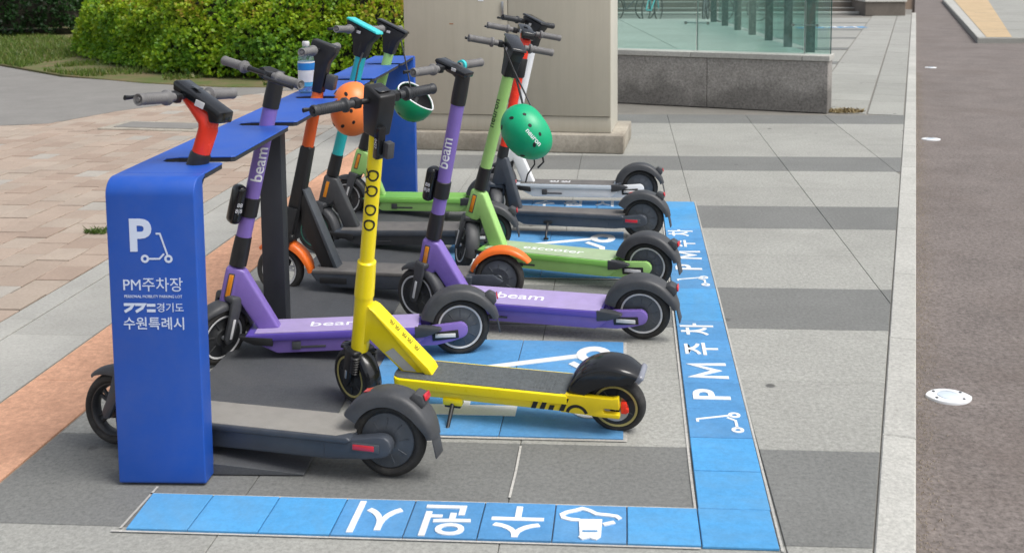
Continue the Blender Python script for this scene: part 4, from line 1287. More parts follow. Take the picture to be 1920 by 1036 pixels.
P = {
 'S1': dict(x=-0.771, y=3.250, psi=170.9, phi=2.0, wb=1.029, rho=20.0, L=1.142, go=0.115, de=-7.9),
 'S2': dict(x=-0.704, y=4.310, psi=189.4, phi=1.7, wb=1.014, rho=13.0, L=1.127, go=0.086, de=50.4),
 'S3': dict(x=-0.023, y=3.624, psi=169.6, phi=-9.0, wb=1.028, rho=9.9, L=1.114, go=0.038, de=-30.0),
 'S4': dict(x=0.084, y=4.54, psi=170.5, phi=-5.5, wb=1.058, rho=13.2, L=1.099, go=0.088, de=-21.0),
 'S5': dict(x=-0.615, y=4.99, psi=175.9, phi=0.8, wb=1.136, rho=12.5, L=1.158, go=0.03, de=-2.0),
 'S6': dict(x=-0.776, y=5.868, psi=182.2, phi=-1.4, wb=1.014, rho=15.0, L=1.203, go=0.05, de=-20.0),
 'S7': dict(x=-0.862, y=6.624, psi=179.0, phi=1.0, wb=0.96, rho=16.1, L=1.148, go=0.054, de=-8.0),
 'S8': dict(x=0.126, y=5.245, psi=163.8, phi=-1.0, wb=1.049, rho=15.7, L=1.137, go=0.077, de=-51.9),
 'S9': dict(x=0.114, y=6.191, psi=171.3, phi=2.5, wb=0.972, rho=11.6, L=1.135, go=0.078, de=-62.0),
 'S10': dict(x=0.107, y=7.041, psi=177.4, phi=2.6, wb=0.982, rho=12.8, L=1.147, go=0.091, de=-40.9),
}
make_grey_scooter(P['S1'], 'dark grey scooter with red stem nearest the camera, its front behind the lettered post', M_RED, M_RED, M_GDECKL, collar_w=(0.86, 0.985))
make_frame_scooter(P['S2'], 'purple scooter held in the rack slot behind the black middle leg', M_PURP, M_PURPD, M_PDECK, (M_TXTW, 'beam', 0.52, 0.085), ('beam', 0.070, 0.745, R(50.4) - 0.35, M_TXTW), M_STRIPE, unit=True, unit_ang=-0.3, bell=None, dash=False, hd=-0.04, uw=0.565, stand=False)
make_frame_scooter(P['S4'], 'purple scooter with teal bell ring standing free behind the yellow one', M_PURP, M_PURPD, M_PDECK, (M_TXTW, 'beam', 0.56, 0.085), ('beam', 0.070, 0.725, -0.15, M_TXTW), M_STRIPE, unit=True, unit_ang=0.2, bell=(-0.10, M_TEALL), hd=-0.045, uw=0.55)
make_frame_scooter(P['S8'], 'lime green scooter standing free with a green helmet on its handlebar', M_LIME, M_LIMED, M_LDECK, (M_TXTW, 'escooter', 0.52, 0.075), ('neuron', 0.055, 0.78, R(-51.9) + 0.55, M_TXTD), M_STRIPE, head='funnel')
make_frame_scooter(P['S7'], 'lime green scooter in the last rack slot by the rear blue post', M_LIME, M_LIMED, M_LIMED, None, None, M_STRIPE, unit=True, stand=False, nose_mat=M_BLK, head='funnel')
make_frame_scooter(P['S6'], 'scooter with teal upper stem and charcoal frame in the rack', M_BLK2, M_GREYB, M_GDECK, None, None, M_STRIPEG, tubemat=M_TEAL, stand=False, head='funnel', plate=M_TEALL)
make_grey_scooter(P['S9'], 'dark grey scooter with orange stem between the lime and white ones', M_RED, M_RED, M_GDECK)
make_frame_scooter(P['S10'], 'white scooter with silver deck, farthest of the freestanding row', M_WHITE, M_WDECK, M_GDECK, (M_TXTW, '씽씽', 0.55, 0.07), None, None, grips=M_GRIPB, stand=False, head='funnel')

# ---- yellow scooter
def make_yellow(p):
    wb, r, rho, L, go, de = p['wb'], 0.108, R(p['rho']), p['L'], p['go'], R(p['de'])
    T, T0 = steer_frame(wb, r, rho, de)
    t = empty('kick_scooter')
    tag(t, 'bright yellow scooter with black mat leaning on its kickstand in front of the purple ones', 'scooter', 'shared kick scooters parked in the bay')
    place(t, p)
    # deck beam with a rounded nose
    nose = [(0.80, -0.078)] + [(0.80 + 0.035 * math.sin(R(a)), -0.043 - 0.035 * math.cos(R(a))) for a in (30, 60, 90)] + [(0.80 + 0.035 * math.sin(R(a)), 0.043 + 0.035 * abs(math.cos(R(a)))) for a in (90, 60, 30)] + [(0.80, 0.078)]
    MB().slab([(0.165, -0.078)] + nose + [(0.165, 0.078)], 0.132, 0.165, 0.005, 2).build('deck_top', M_YEL, t)
    MB().prism([(0.165, 0.096), (0.74, 0.100), (0.80, 0.130), (0.165, 0.136)], -0.070, 0.070, bev=0.005).build('deck_body', M_YELD, t)
    MB().slab([(0.17, -0.068)] + [(x, y * 0.86) for x, y in nose] + [(0.17, 0.068)], 0.163, 0.1685, 0.002).build('deck_mat', M_YDECK, t)
    for k in range(7):
        MB().box((0.22 + 0.012 * k, 0, 0.1695), (0.004, 0.10, 0.002), 0.0008, 1).build('tread_rib', M_YDECK, t)
    for sg in (-1, 1):
        y0, y1 = sorted((sg * 0.050, sg * 0.0725))
        MB().prism([(0.19, 0.096), (0.19, 0.167), (0.0, 0.165), (-0.022, 0.172), (-0.024, 0.126), (0.03, 0.126), (0.036, 0.116), (0.03, 0.106), (-0.024, 0.106), (-0.024, 0.090), (0.05, 0.090), (0.10, 0.094)], y0, y1, bev=0.002).build('rear_arm', M_YELD, t)
        # slanted black strokes and an arch printed on the side
        y_ = sg * 0.0735
        xs_ = [0.300, 0.268, 0.236, 0.196]
        hh = [0.052, 0.052, 0.020, 0.052]
        b = MB()
        for x_, h_ in zip(xs_, hh):
            b.raw([(x_, y_, 0.101), (x_ - 0.018, y_, 0.101), (x_ - 0.018 - h_ * 0.42, y_, 0.101 + h_), (x_ - h_ * 0.42, y_, 0.101 + h_)], [(0, 1, 2, 3)])
        v, f = stroke(circle_pts(0.130, 0.056, 0.036, 14, 0.25, PI - 0.25), 0.012)
        b.raw([(x, y_, z + 0.034) for x, z, _ in v], f)
        b.build('side_graphic', M_TXTK, t, smooth=None)
    # gusset neck
    hb = T0 @ Vector((0, 0, 0.13)); ht = T0 @ Vector((0, 0, 0.33))
    MB().prism([(hb.x + 0.0, hb.z), (ht.x - 0.0, ht.z), (ht.x - 0.045, ht.z - 0.015), (0.705, 0.190), (0.698, 0.166), (0.812, 0.164), (hb.x - 0.055, hb.z + 0.050)], -0.024, 0.024, bev=0.004).build('neck', M_YEL, t)
    MB().prism([(ht.x - 0.030, ht.z - 0.010), (ht.x - 0.052, ht.z - 0.022), (0.700, 0.195), (0.685, 0.166), (0.715, 0.166), (0.728, 0.178)], -0.034, 0.034, bev=0.006, seg=3).build('neck_tube', M_YEL, t)
    for sg in (-1, 1):
        y_ = sg * 0.0252
        MB().raw([(0.838, y_, 0.262), (0.872, y_, 0.240), (0.803, y_, 0.172), (0.752, y_, 0.172)], [(0, 1, 2, 3)] if sg > 0 else [(3, 2, 1, 0)]).build('grey_sticker', paint('sticker_grey', (0.47, 0.47, 0.44), rough=0.5), t, smooth=None)
    a = Vector((ht.x - 0.050, 0.0, ht.z - 0.020)); bb = Vector((0.700, 0.0, 0.195))
    dd = (bb - a).normalized()
    nrm = Vector((dd.z, 0, -dd.x)).normalized()
    if nrm.z < 0: nrm = -nrm
    mid = (a + bb) / 2 + nrm * 0.0012 + dd * 0.0
    flat_text('lettering', '씽씽 씽씽 씽', 0.026, frame(mid + Vector((0, 0.0, 0)), dd, dd.cross(Vector((0, 1, 0))).cross(dd) * -1), M_TXTK, t, thick=0.0003, sx=1.2)
    # head tube, stem
    MB(T0).lathe([(0, 0.115), (0.034, 0.115), (0.034, 0.33), (0.034, 0.36), (0, 0.36)], 28).build('head_tube', M_YEL, t)
    MB(T).lathe([(0, 0.355), (0.037, 0.355), (0.037, 0.385), (0.0345, 0.49), (0.0345, 0.495), (0.0270, 0.50), (0.0270, 1.02), (0, 1.02)], 28).build('stem', M_YEL, t)
    # ring and chevron pattern printed up the stem
    a0 = R(p['de']) + 0.15
    g = []
    for k, w_ in enumerate((0.655, 0.715, 0.79, 0.85)):
        g.append(stroke(circle_pts(w_ - 0.70, -0.012, 0.0190, 18), 0.0072, True))
        if k >= 2:
            g.append(stroke([(w_ - 0.70 - 0.016, 0.018), (w_ - 0.70, 0.002), (w_ - 0.70 + 0.018, 0.020)], 0.0065))
            for q_ in range(3):
                g.append(stroke([(w_ - 0.70 - 0.030 + q_ * 0.016, 0.026), (w_ - 0.70 - 0.018 + q_ * 0.016, 0.036)], 0.0045))
    for v, f in g:
        wrap_geo('stem_mark', v, f, 0.0272, 0.70, a0, T, M_TXTK, t)
    # tall black head block with the display on top
    MB(T).prism([(-0.030, 1.000), (0.036, 1.000), (0.050, 1.09), (0.054, 1.170), (0.040, 1.178), (-0.048, 1.160), (-0.044, 1.09)], -0.036, 0.036, bev=0.008, seg=3).build('head_block', M_BLK, t)
    MB(T).box((0.0, 0, 1.170), (0.06, 0.05, 0.004), 0.0015, 1, M=Matrix.Rotation(R(-12) * 0, 4, 'Y')).build('display', M_GLOSS, t)
    b = MB(T); b.box((-0.040, 0.018, 0.985), (0.026, 0.034, 0.120), 0.005)
    lk = b.build('lock', M_GLOSS, t)
    flat_text('lock_digits', '0427', 0.018, T @ frame((-0.040, 0.0356, 0.985), (0, 0, -1), (-1, 0, 0)), M_TXTW, lk, thick=0.0003)
    MB(T).box((-0.072, 0.0, 0.965), (0.03, 0.030, 0.060), 0.004).build('lock_receiver', M_BLK2, t)
    grip_set(t, T, 1.125, 0.020, 0.53, M_BLK, M_GRIPB, levers=(1, -1), thin=0.011)
    
    # suspension fork
    b = MB(T)
    b.box((0.0, 0, 0.118), (0.062, 0.100, 0.034), 0.010, 3)
    b.lathe([(0.030, 0.10), (0.032, 0.14)], 16)
    for sg in (-1, 1):
        b.prism([(-0.022, 0.125), (0.026, 0.125), (0.026, 0.03), (0.022, -0.018), (-0.002, -0.022), (-0.016, 0.02)], sg * 0.036, sg * 0.052, bev=0.005)
        for k in range(7):
            b.lathe([(0.013, 0), (0.019, 0.004), (0.013, 0.008)], 12, M=Matrix.Translation((-0.030, sg * 0.040, 0.050 + 0.0105 * k)))
    fk = b.build('fork', M_BLK, t)
    MB(T).box((0.006, 0.0535, 0.030), (0.010, 0.004, 0.034), 0.002).build('fork_reflector', M_SILVER, fk)
    MB(T @ Matrix.Translation((0.016, 0, 0))).fender(0, 0, 0.132, R(55), R(196), 0.072, 0.026, n=20).build('front_fender', M_GLOSS, t)
    make_wheel(t, T @ Matrix.Translation((0.018, 0, 0)), r, 'disc', M_STRIPEY)
    make_wheel(t, Matrix.Translation((0, 0, r)), r, 'disc', M_STRIPEY)
    fd = MB().fender(0.012, r + 0.006, 0.168, R(6), R(128), 0.128, 0.075, n=24).build('rear_fender', M_GLOSS, t)
    a = R(131)
    MB(Matrix.Translation((0.012 + math.cos(a) * 0.160, 0, r + 0.006 + math.sin(a) * 0.160)) @ Matrix.Rotation(-a, 4, 'Y')).box((0, 0, 0), (0.034, 0.100, 0.022), 0.008, 3).build('tail_light', paint('tail_lens_grey', (0.23, 0.24, 0.28), rough=0.15, coat=0.5), fd)
    # brake disc and red calliper
    MB(Matrix.Translation((0, 0.034, r)) @ RY).lathe([(0.020, -0.001), (0.052, -0.001), (0.052, 0.001), (0.020, 0.001)], 28).build('brake_disc', M_STEEL, t)
    b = MB(); b.box((-0.036, 0.044, r + 0.012), (0.022, 0.016, 0.044), 0.004, M=Matrix.Identity(4)); b.box((-0.046, 0.046, r + 0.004), (0.014, 0.012, 0.018), 0.003)
    b.build('brake_calliper', M_RED, t)
    b = MB(); b.box((0.60, 0.062, 0.090), (0.075, 0.030, 0.028), 0.006)
    b.build('stand_mount', M_YEL, t)
    b = MB(); b.box((0.60, 0.066, 0.073), (0.062, 0.020, 0.010), 0.003)
    b.tube([(0.600, 0.066, 0.085), (0.598, 0.135, 0.034), (0.598, 0.146, 0.026)], [0.0095, 0.007, 0.0075], 10)
    b.box((0.600, 0.149, 0.027), (0.030, 0.018, 0.010), 0.003)
    b.build('kickstand', M_BLK, t)
    return t, T
make_yellow(P['S3'])

# ---- dark scooter with orange mudguards
def make_orange(p):
    wb, r, rho, L, go, de = p['wb'], 0.125, R(p['rho']), p['L'], p['go'], R(p['de'])
    T, T0 = steer_frame(wb, r, rho, de)
    t = empty('kick_scooter')
    tag(t, 'black scooter with orange stem and orange mudguards in the rack', 'scooter', 'shared kick scooters parked in the bay')
    place(t, p)
    xf = wb - 0.20
    MB().prism([(0.13, 0.085), (0.18, 0.070), (xf - 0.10, 0.068), (xf - 0.02, 0.100), (xf + 0.01, 0.140), (0.12, 0.150)], -0.085, 0.085, bev=0.008, seg=3).build('deck_body', M_GREYB, t)
    MB().box(((0.15 + xf) / 2, 0, 0.146), (xf - 0.15, 0.176, 0.020), 0.006, 2).build('deck_mat', M_GDECK, t)
    b = MB(); b.box((xf - 0.11, 0.086, 0.105), (0.14, 0.006, 0.030), 0.003); b.build('side_cover', M_BLK, t)
    for sg in (-1, 1):
        y0, y1 = sorted((sg * 0.044, sg * 0.066))
        MB().prism([(0.20, 0.090), (0.20, 0.150), (0.02, r + 0.03), (-0.03, r), (0.0, r - 0.03)], y0, y1, bev=0.004).build('rear_arm', M_GREYB, t)
    # wide flat blade neck
    a = T0 @ Vector((-0.010, 0, 0.42)); c = T0 @ Vector((0.030, 0, 0.20)); d = T0 @ Vector((-0.035, 0, 0.17))
    MB().prism([(a.x - 0.010, a.z - 0.02), (a.x - 0.034, a.z + 0.010), (xf - 0.105, 0.152), (xf - 0.030, 0.152), (a.x - 0.006, a.z - 0.16)], -0.030, 0.030, bev=0.006).build('neck', M_BLK, t)
    MB().prism([(a.x - 0.020, a.z + 0.020), (a.x - 0.036, a.z + 0.012), (xf - 0.120, 0.150), (xf - 0.098, 0.150)], -0.040, 0.040, bev=0.004).build('neck_trim', M_MOTOR, t)
    MB(T).prism([(-0.038, 0.17), (0.030, 0.17), (0.034, 0.33), (0.029, 0.66), (-0.031, 0.66)], -0.034, 0.034, bev=0.014, seg=3).build('stem_sleeve', M_BLK, t)
    MB(T).lathe([(0, 0.655), (0.030, 0.655), (0.0295, 0.66), (0.0285, 0.93), (0.024, 0.95), (0, 0.95)], 28).build('stem', M_ORA2, t)
    MB(T).lathe([(0.0, 0.865), (0.033, 0.865), (0.030, 0.90), (0.026, 0.945), (0, 0.945)], 24).build('stem_cone', M_ORA, t)
    b = MB(T)
    b.prism([(-0.026, 0.935), (0.024, 0.935), (0.036, 1.08), (0.075, 1.165), (0.070, 1.195), (-0.060, 1.180), (-0.062, 1.150), (-0.032, 1.09)], -0.030, 0.030, bev=0.008, seg=3)
    b.build('head_block', M_BLK, t)
    MB(T).box((-0.058, 0, 1.0), (0.05, 0.05, 0.075), 0.008).build('lock', M_BLK2, t)
    v, f = text_geo('B', 0.05, 0.001)
    wrap_geo('lettering', v, f, 0.0288, 0.83, 0.1, T, M_TXTW, t)
    grip_set(t, T, L - 0.01, go, 0.46, M_BLK, M_GRIP, levers=())
    b = MB(T)
    b.box((0.0, 0, 0.185), (0.070, 0.108, 0.040), 0.012, 3)
    for sg in (-1, 1):
        b.prism([(-0.030, 0.34), (0.036, 0.34), (0.034, 0.06), (0.034, 0.0), (0.016, -0.022), (-0.006, -0.014), (-0.014, 0.05)], sg * 0.036, sg * 0.054, bev=0.005)
    b.build('fork', M_BLK, t)
    MB(T @ Matrix.Translation((0.018, 0, 0))).fender(0, 0, 0.158, R(35), R(170), 0.080, 0.034, n=20, flare=0.02).build('front_fender', M_ORA, t)
    make_wheel(t, T @ Matrix.Translation((0.018, 0, 0)), r, 'spokes', rimmat=M_STRIPE)
    make_wheel(t, Matrix.Translation((0, 0, r)), r, 'motor')
    MB().fender(0, r, 0.148, R(14), R(150), 0.080, 0.030, n=22, flare=0.035).build('rear_fender', M_ORA, t)
    return t, T
make_orange(P['S5'])

# ------------------------------------------------------------------ helmets
def make_helmet(label, loc, axis, fwd, col, size=0.14, band=None, text=None, liningm=None):
    """axis: where the crown points; fwd: where the brow points"""
    t = empty('helmet', loc)
    tag(t, label, 'helmet', 'helmets hung on the scooters')
    Z = Vector(axis).normalized(); X = Vector(fwd); X = (X - Z * X.dot(Z)).normalized(); Y = Z.cross(X)
    M = Matrix((X, Y, Z)).transposed().to_4x4()
    def surf(k, zoff=0.0, n=40, m=14, rim=0.0):
        V = []; F = []
        for j in range(m + 1):
            for i in range(n):
                a = 2 * PI * i / n
                low = -0.20 - 0.16 * max(0, -math.cos(a)) + 0.10 * abs(math.sin(a)) ** 4
                th = (j / m)
                ang = PI / 2 - th * (PI / 2 - low)
                rx = 1.08 * size * k; ry = 0.86 * size * k; rz = 0.86 * size * k
                c = math.cos(ang)
                c = math.copysign(abs(c) ** 0.88, c)
                V.append((rx * c * math.cos(a), ry * c * math.sin(a), rz * math.sin(ang)))
        for j in range(m):
            for i in range(n):
                F.append((j * n + i, (j + 1) * n + i, (j + 1) * n + (i + 1) % n, j * n + (i + 1) % n))
        return V, F
    V, F = surf(1.0)
    b = MB(M); b.raw(V, F)
    V2, F2 = surf(0.93)
    b.raw(V2, [f[::-1] for f in F2])
    n = 40; m = 14
    b.bm.verts.ensure_lookup_table()
    off = len(V)
    for i in range(n):
        a = m * n + i; c = m * n + (i + 1) % n
        b.bm.faces.new((b.bm.verts[a], b.bm.verts[off + a], b.bm.verts[off + c], b.bm.verts[c]))
    bmesh.ops.remove_doubles(b.bm, verts=b.bm.verts, dist=1e-5)
    bmesh.ops.recalc_face_normals(b.bm, faces=b.bm.faces)
    shell = b.build('shell', col, t, smooth=60)
    V, F = surf(0.90)
    MB(M).raw(V, [f[::-1] for f in F]).build('lining', liningm or M_FOAM, t, smooth=60)
    b = MB(M)
    for sy in (-0.045, 0, 0.045):     # padding ribs inside
        pts = [(size * 0.85 * math.cos(R(a)), sy * (1.0 if abs(a - 90) < 60 else 0.8), size * 0.68 * math.sin(R(a))) for a in range(5, 176, 14)]
        b.tube(pts, 0.013, 8, flat=0.7)
    b.build('padding', M_BLK2, t)
    if band:
        pts = []
        for i in range(41):
            a = 2 * PI * i / 40
            low = -0.20 - 0.16 * max(0, -math.cos(a)) + 0.10 * abs(math.sin(a)) ** 4
            c = math.cos(low) ** 0.88
            pts.append((1.075 * size * 0.965 * c * math.cos(a), 0.86 * size * 0.965 * c * math.sin(a), 0.86 * size * math.sin(low) - 0.002))
        MB(M).tube(pts, 0.0050, 8, cap=False).build('rim_band', band, t)
    # vents: shallow dark ovals set into the shell
    for (az, el, w_, h_) in ((35, 48, 0.016, 0.010), (-35, 48, 0.016, 0.010), (62, 30, 0.012, 0.009), (-62, 30, 0.012, 0.009), (90, 42, 0.012, 0.010), (-90, 42, 0.012, 0.010), (118, 30, 0.012, 0.009), (-118, 30, 0.012, 0.009), (150, 50, 0.016, 0.010), (-150, 50, 0.016, 0.010)):
        a, e = R(az), R(el)
        c = math.cos(e) ** 0.88
        pt = Vector((1.08 * size * c * math.cos(a), 0.86 * size * c * math.sin(a), 0.86 * size * math.sin(e)))
        nn = Vector((pt.x / 1.08 ** 2, pt.y / 0.86 ** 2, pt.z / 0.86 ** 2)).normalized()
        xd = nn.cross(Vector((0, 0, 1))).normalized()
        Mv = M @ frame(pt - nn * 0.003, xd, nn.cross(xd))
        MB(Mv).slab([(w_ * 0.85 * math.cos(q), h_ * 0.85 * math.sin(q)) for q in [2 * PI * k / 14 for k in range(14)]], 0, 0.0042, 0.001).build('vent', M_TXTK, shell)
    return t, M, shell
ht, hm, hs = make_helmet('bright green helmet hanging from the lime scooter, round shell towards us', (-0.485, 5.14, 0.832), (-0.42, -0.86, -0.12), (0.62, -0.12, -0.70), M_HELG, size=0.140)
# strap up to the handlebar, buckle straps below
b = MB(); b.tube([(0.02, 0.02, 0.125), (-0.075, 0.10, 0.30), (-0.125, 0.08, 0.43)], 0.0045, 8); b.tube([(-0.02, 0.03, 0.12), (-0.07, 0.10, 0.29)], 0.006, 8)
b.build('strap', M_BLK, ht)
b = MB(); b.tube([(0.03, 0.02, -0.10), (0.035, 0.02, -0.17), (0.0, 0.01, -0.22), (-0.01, 0.0, -0.26)], 0.004, 8); b.tube([(0.07, 0.02, -0.10), (0.08, 0.03, -0.16), (0.05, 0.03, -0.19)], 0.005, 8)
b.build('chin_strap', M_BLK, ht)
ctr = Vector((0.030, -0.134, 0.010))
flat_text('lettering', 'neuron', 0.036, frame((0.045, -0.1340, -0.005), (0.60, 0.16, -0.74), (0.62, 0.30, 0.56)), M_TXTW, ht, bold=0.0006, thick=0.0006)
ht2, _, _ = make_helmet('dark green helmet with white rim and black lining hung by the last rack slot', (-1.30, 6.34, 0.825), (-0.55, 0.05, -0.80), (0.2, -0.9, -0.2), M_HELG2, size=0.152, band=M_WHITE)
b = MB(); b.tube([(-0.02, 0.0, 0.06), (-0.07, 0.12, 0.20), (-0.12, 0.2, 0.36)], 0.005, 8); b.build('strap', M_BLK, ht2)
ht3, _, _ = make_helmet('orange helmet hung on its side between the yellow and teal scooter stems', (-1.385, 5.20, 0.935), (-0.62, -0.78, 0.10), (0.10, 0.10, 1.0), M_HELO, size=0.130)
b = MB(); b.tube([(0.0, 0.03, 0.10), (-0.03, 0.25, 0.20), (-0.07, 0.5, 0.24)], 0.005, 8); b.build('strap', M_BLK, ht3)

# ------------------------------------------------------------------ water bottle on the shelf
bt = empty('water_bottle', (-1.635, 5.245, 1.0125))
bt.scale = (1.28, 1.28, 1.22)
tag(bt, 'clear plastic water bottle with blue and white label standing on the blue shelf', 'bottle')
MB().lathe([(0, 0.002), (0.026, 0.0), (0.033, 0.006), (0.0335, 0.03), (0.0325, 0.04), (0.0335, 0.05), (0.0335, 0.135), (0.032, 0.15), (0.026, 0.175), (0.014, 0.195), (0.0125, 0.205), (0.0, 0.205)], 28).build('body', M_PET, bt)
MB().lathe([(0, 0.003), (0.030, 0.004), (0.0315, 0.02), (0.0315, 0.128), (0, 0.129)], 24).build('water', glassmat('water', (0.86, 0.94, 0.97), 0.05), bt)
lb = MB().lathe([(0.0342, 0.048), (0.0342, 0.134)], 28).build('label_band', M_WHITE, bt)
MB().lathe([(0.0347, 0.098), (0.0347, 0.128)], 28).build('blue_print', M_FROST, lb)
MB().lathe([(0.0346, 0.030), (0.0346, 0.047)], 28).build('blue_print', paint('label_cyan', (0.08, 0.45, 0.75), rough=0.4), lb)
MB().lathe([(0, 0.218), (0.013, 0.218), (0.0145, 0.214), (0.0145, 0.200), (0.013, 0.198)], 20).build('cap', M_STRIPE, bt)

# ------------------------------------------------------------------ electrical cabinet
cabm = Matrix.Translation((-0.112, 9.03, 0)) @ Matrix.Rotation(R(-4.9), 4, 'Z')
cab = empty('utility_cabinet', (-0.112, 9.03, 0), (0, 0, R(-4.9)))
tag(cab, 'large beige steel utility cabinet with two doors on a stained concrete base', 'cabinet')
CW = 1.86; CD = 0.62; CH = 1.75; B0 = 0.165
MB().box((-CW / 2, CD / 2 + 0.008, B0 + (CH - B0) / 2), (CW, CD, CH - B0), 0.006).build('cabinet_body', M_CABS, cab)
MB().box((-CW / 2, 0.004, B0 + 0.072), (CW - 0.006, 0.012, 0.140), 0.003).build('plinth_panel', M_CAB, cab)
for (x0, x1) in ((-CW + 0.004, -0.913), (-0.907, -0.004)):
    d = MB().box(((x0 + x1) / 2, -0.004, 0.312 + (CH - 0.33) / 2), (x1 - x0, 0.022, CH - 0.33), 0.004).build('door', M_CAB, cab)
MB().box((-0.955, -0.022, 1.25), (0.022, 0.016, 0.14), 0.004).build('door_handle', M_STEEL, cab)
MB().box((-CW / 2, CD / 2, CH + 0.02), (CW + 0.06, CD + 0.08, 0.04), 0.01).build('roof', M_CABS, cab)
b = MB().box((-CW / 2 + 0.02, CD / 2 + 0.0, B0 / 2), (CW + 0.20, CD + 0.22, B0 - 0.004), 0.012, 2)
b.build('concrete_base', M_CONC, cab)
for (x_, z_, w_, h_, m_) in ((-1.15, 1.33, 0.05, 0.02, M_WHITE), (-1.72, 1.36, 0.02, 0.02, M_MOTOR), (-0.45, 1.365, 0.05, 0.012, M_WHITE), (-0.33, 1.37, 0.03, 0.012, M_WHITE), (-1.42, 1.12, 0.035, 0.008, paint('rust', (0.35, 0.15, 0.06), rough=0.9))):
    MB().box((x_, -0.0162, z_), (w_, 0.0012, h_), 0).build('sticker_remnant', m_, cab, smooth=None)

# ------------------------------------------------------------------ entrance wall with glass railing
A = Vector((2.205, 11.345, 0)); Bv = Vector((-2.4, 12.93, 0)); 
du = (Bv - A).normalized(); nrmw = Vector((du.y, -du.x, 0))
if nrmw.y > 0: nrmw = -nrmw          # outward, towards us
wl = empty('entrance_wall', A, (0, 0, math.atan2(du.y, du.x)))
tag(wl, 'low grey granite wall with glass railing round a stairwell entrance', 'wall')
# local: x runs left along the wall, outward face at y = +0 (rotated ~161 deg: local +y faces us)
Lw = (Bv - A).length
MB().box((Lw / 2, -0.16, 0.28), (Lw, 0.28, 0.56), 0.004).build('wall_core', M_WALLG, wl, smooth=None)
x_ = 0.0
for L_ in (1.34, 1.31, 1.31, 0.85):
    MB().box((x_ + L_ / 2, -0.012, 0.282), (L_ - 0.006, 0.030, 0.560), 0.003, 1).build('granite_panel', M_WALLG, wl, smooth=None)
    x_ += L_
x_ = -0.02
for L_ in (0.30, 1.25, 1.35, 1.35, 0.6):
    MB().box((x_ + L_ / 2, -0.15, 0.597), (L_ - 0.004, 0.34, 0.064), 0.006, 1).build('coping', M_KERB, wl, smooth=None)
    x_ += L_
x_ = 0.0
for L_ in (0.28, 1.22, 1.35, 1.35, 0.6):
    gp = MB().box((x_ + L_ / 2, -0.14, 1.20), (L_ - 0.014, 0.012, 1.13), 0).build('glass_pane', M_GLASS, wl, smooth=None)
    x_ += L_
for xq in (0.28, 1.50, 2.85):
    b = MB()
    b.box((xq, -0.16, 0.72), (0.012, 0.012, 0.18), 0.002)
    b.tube([(xq - 0.13, -0.165, 0.945), (xq + 0.13, -0.165, 0.945)], 0.006, 8)
    for q_ in (-0.13, 0.13):
        b.lathe([(0, -0.012), (0.018, -0.012), (0.018, 0.012), (0, 0.012)], 12, M=Matrix.Translation((xq + q_, -0.15, 0.945)) @ RY)
    b.tube([(xq, -0.17, 0.63), (xq, -0.17, 1.7)], 0.010, 8)
    b.build('glass_clamp', M_STEEL, wl)
MB().box((-0.004, -0.14, 1.20), (0.010, 0.016, 1.13), 0.001, 1).build('pane_edge', M_GLASSE, wl, smooth=None)
# side return of the parapet, running back from the right corner
E2 = Vector((1.52, 18.4, 0))
A2 = A + Vector((-0.02, 0.32, 0))
d2 = (E2 - A2).normalized()
sw = empty('stairwell_side_wall', A2, (0, 0, math.atan2(d2.y, d2.x)))
tag(sw, 'pale raised stone platform behind the glass with a receding row of dark fins', 'platform')
L2 = (E2 - A2).length
inv = Matrix.Translation(A2) @ Matrix.Rotation(math.atan2(d2.y, d2.x), 4, 'Z')
inv.invert()
plat = [tuple((inv @ Vector((x_, y_, 0)))[:2]) for x_, y_ in ((2.155, 11.70), (1.52, 18.4), (-3.4, 19.2), (-2.3, 13.30))]
MB().slab(plat, 0.0, 0.575).build('platform_block', M_WALLG, sw, smooth=None)
for i in range(5):                    # big pale slabs on top
    for j in range(3):
        def bl(u, v):
            a_ = Vector(plat[0]).lerp(Vector(plat[1]), u); b_ = Vector(plat[3]).lerp(Vector(plat[2]), u)
            q_ = a_.lerp(b_, v); return (q_.x, q_.y)
        q = shrink([bl(i / 5, j / 3), bl((i + 1) / 5, j / 3), bl((i + 1) / 5, (j + 1) / 3), bl(i / 5, (j + 1) / 3)], 0.004)
        MB().slab(q, 0.577, 0.605, 0.003).build('top_slab', M_KERB, sw, smooth=None)
for k in range(7):
    MB().box((0.12 + k * 0.98, 0.09, 1.195), (0.04, 0.10, 1.18), 0.003, 1).build('glass_fin', M_FIN, sw, smooth=None)
for k in range(6):
    MB().box((0.61 + k * 0.98, 0.005, 1.21), (0.93, 0.012, 1.13), 0).build('glass_pane', M_GLASS, sw, smooth=None)
# dry litter and a weed at the foot of the corner
def scatter(name, mat, n, cx, cy, rx, ry, hmin, hmax, w, z=0.002, lab=None, cat=None, kind='stuff'):
    b = bmesh.new()
    for _ in range(n):
        a = random.uniform(0, 2 * PI); q = math.sqrt(random.random())
        x = cx + rx * q * math.cos(a); y = cy + ry * q * math.sin(a)
        h_ = random.uniform(hmin, hmax); an = random.uniform(0, 2 * PI)
        dx, dy = math.cos(an) * w, math.sin(an) * w
        lx, ly = random.uniform(-1, 1) * h_, random.uniform(-1, 1) * h_
        v1 = b.verts.new((x - dx, y - dy, z)); v2 = b.verts.new((x + dx, y + dy, z)); v3 = b.verts.new((x + lx, y + ly, z + h_ * random.uniform(0.3, 1)))
        b.faces.new((v1, v2, v3))
    me = bpy.data.meshes.new(name); b.to_mesh(me); b.free(); me.materials.append(mat)
    o = bpy.data.objects.new(name, me); C.objects.link(o)
    o['kind'] = kind
    if lab: o['label'] = lab
    if cat: o['category'] = cat
    return o
scatter('leaf_litter', M_DRY, 500, 2.42, 11.50, 0.22, 0.14, 0.01, 0.05, 0.012, lab='small heap of dry leaves at the corner of the granite wall', cat='litter')

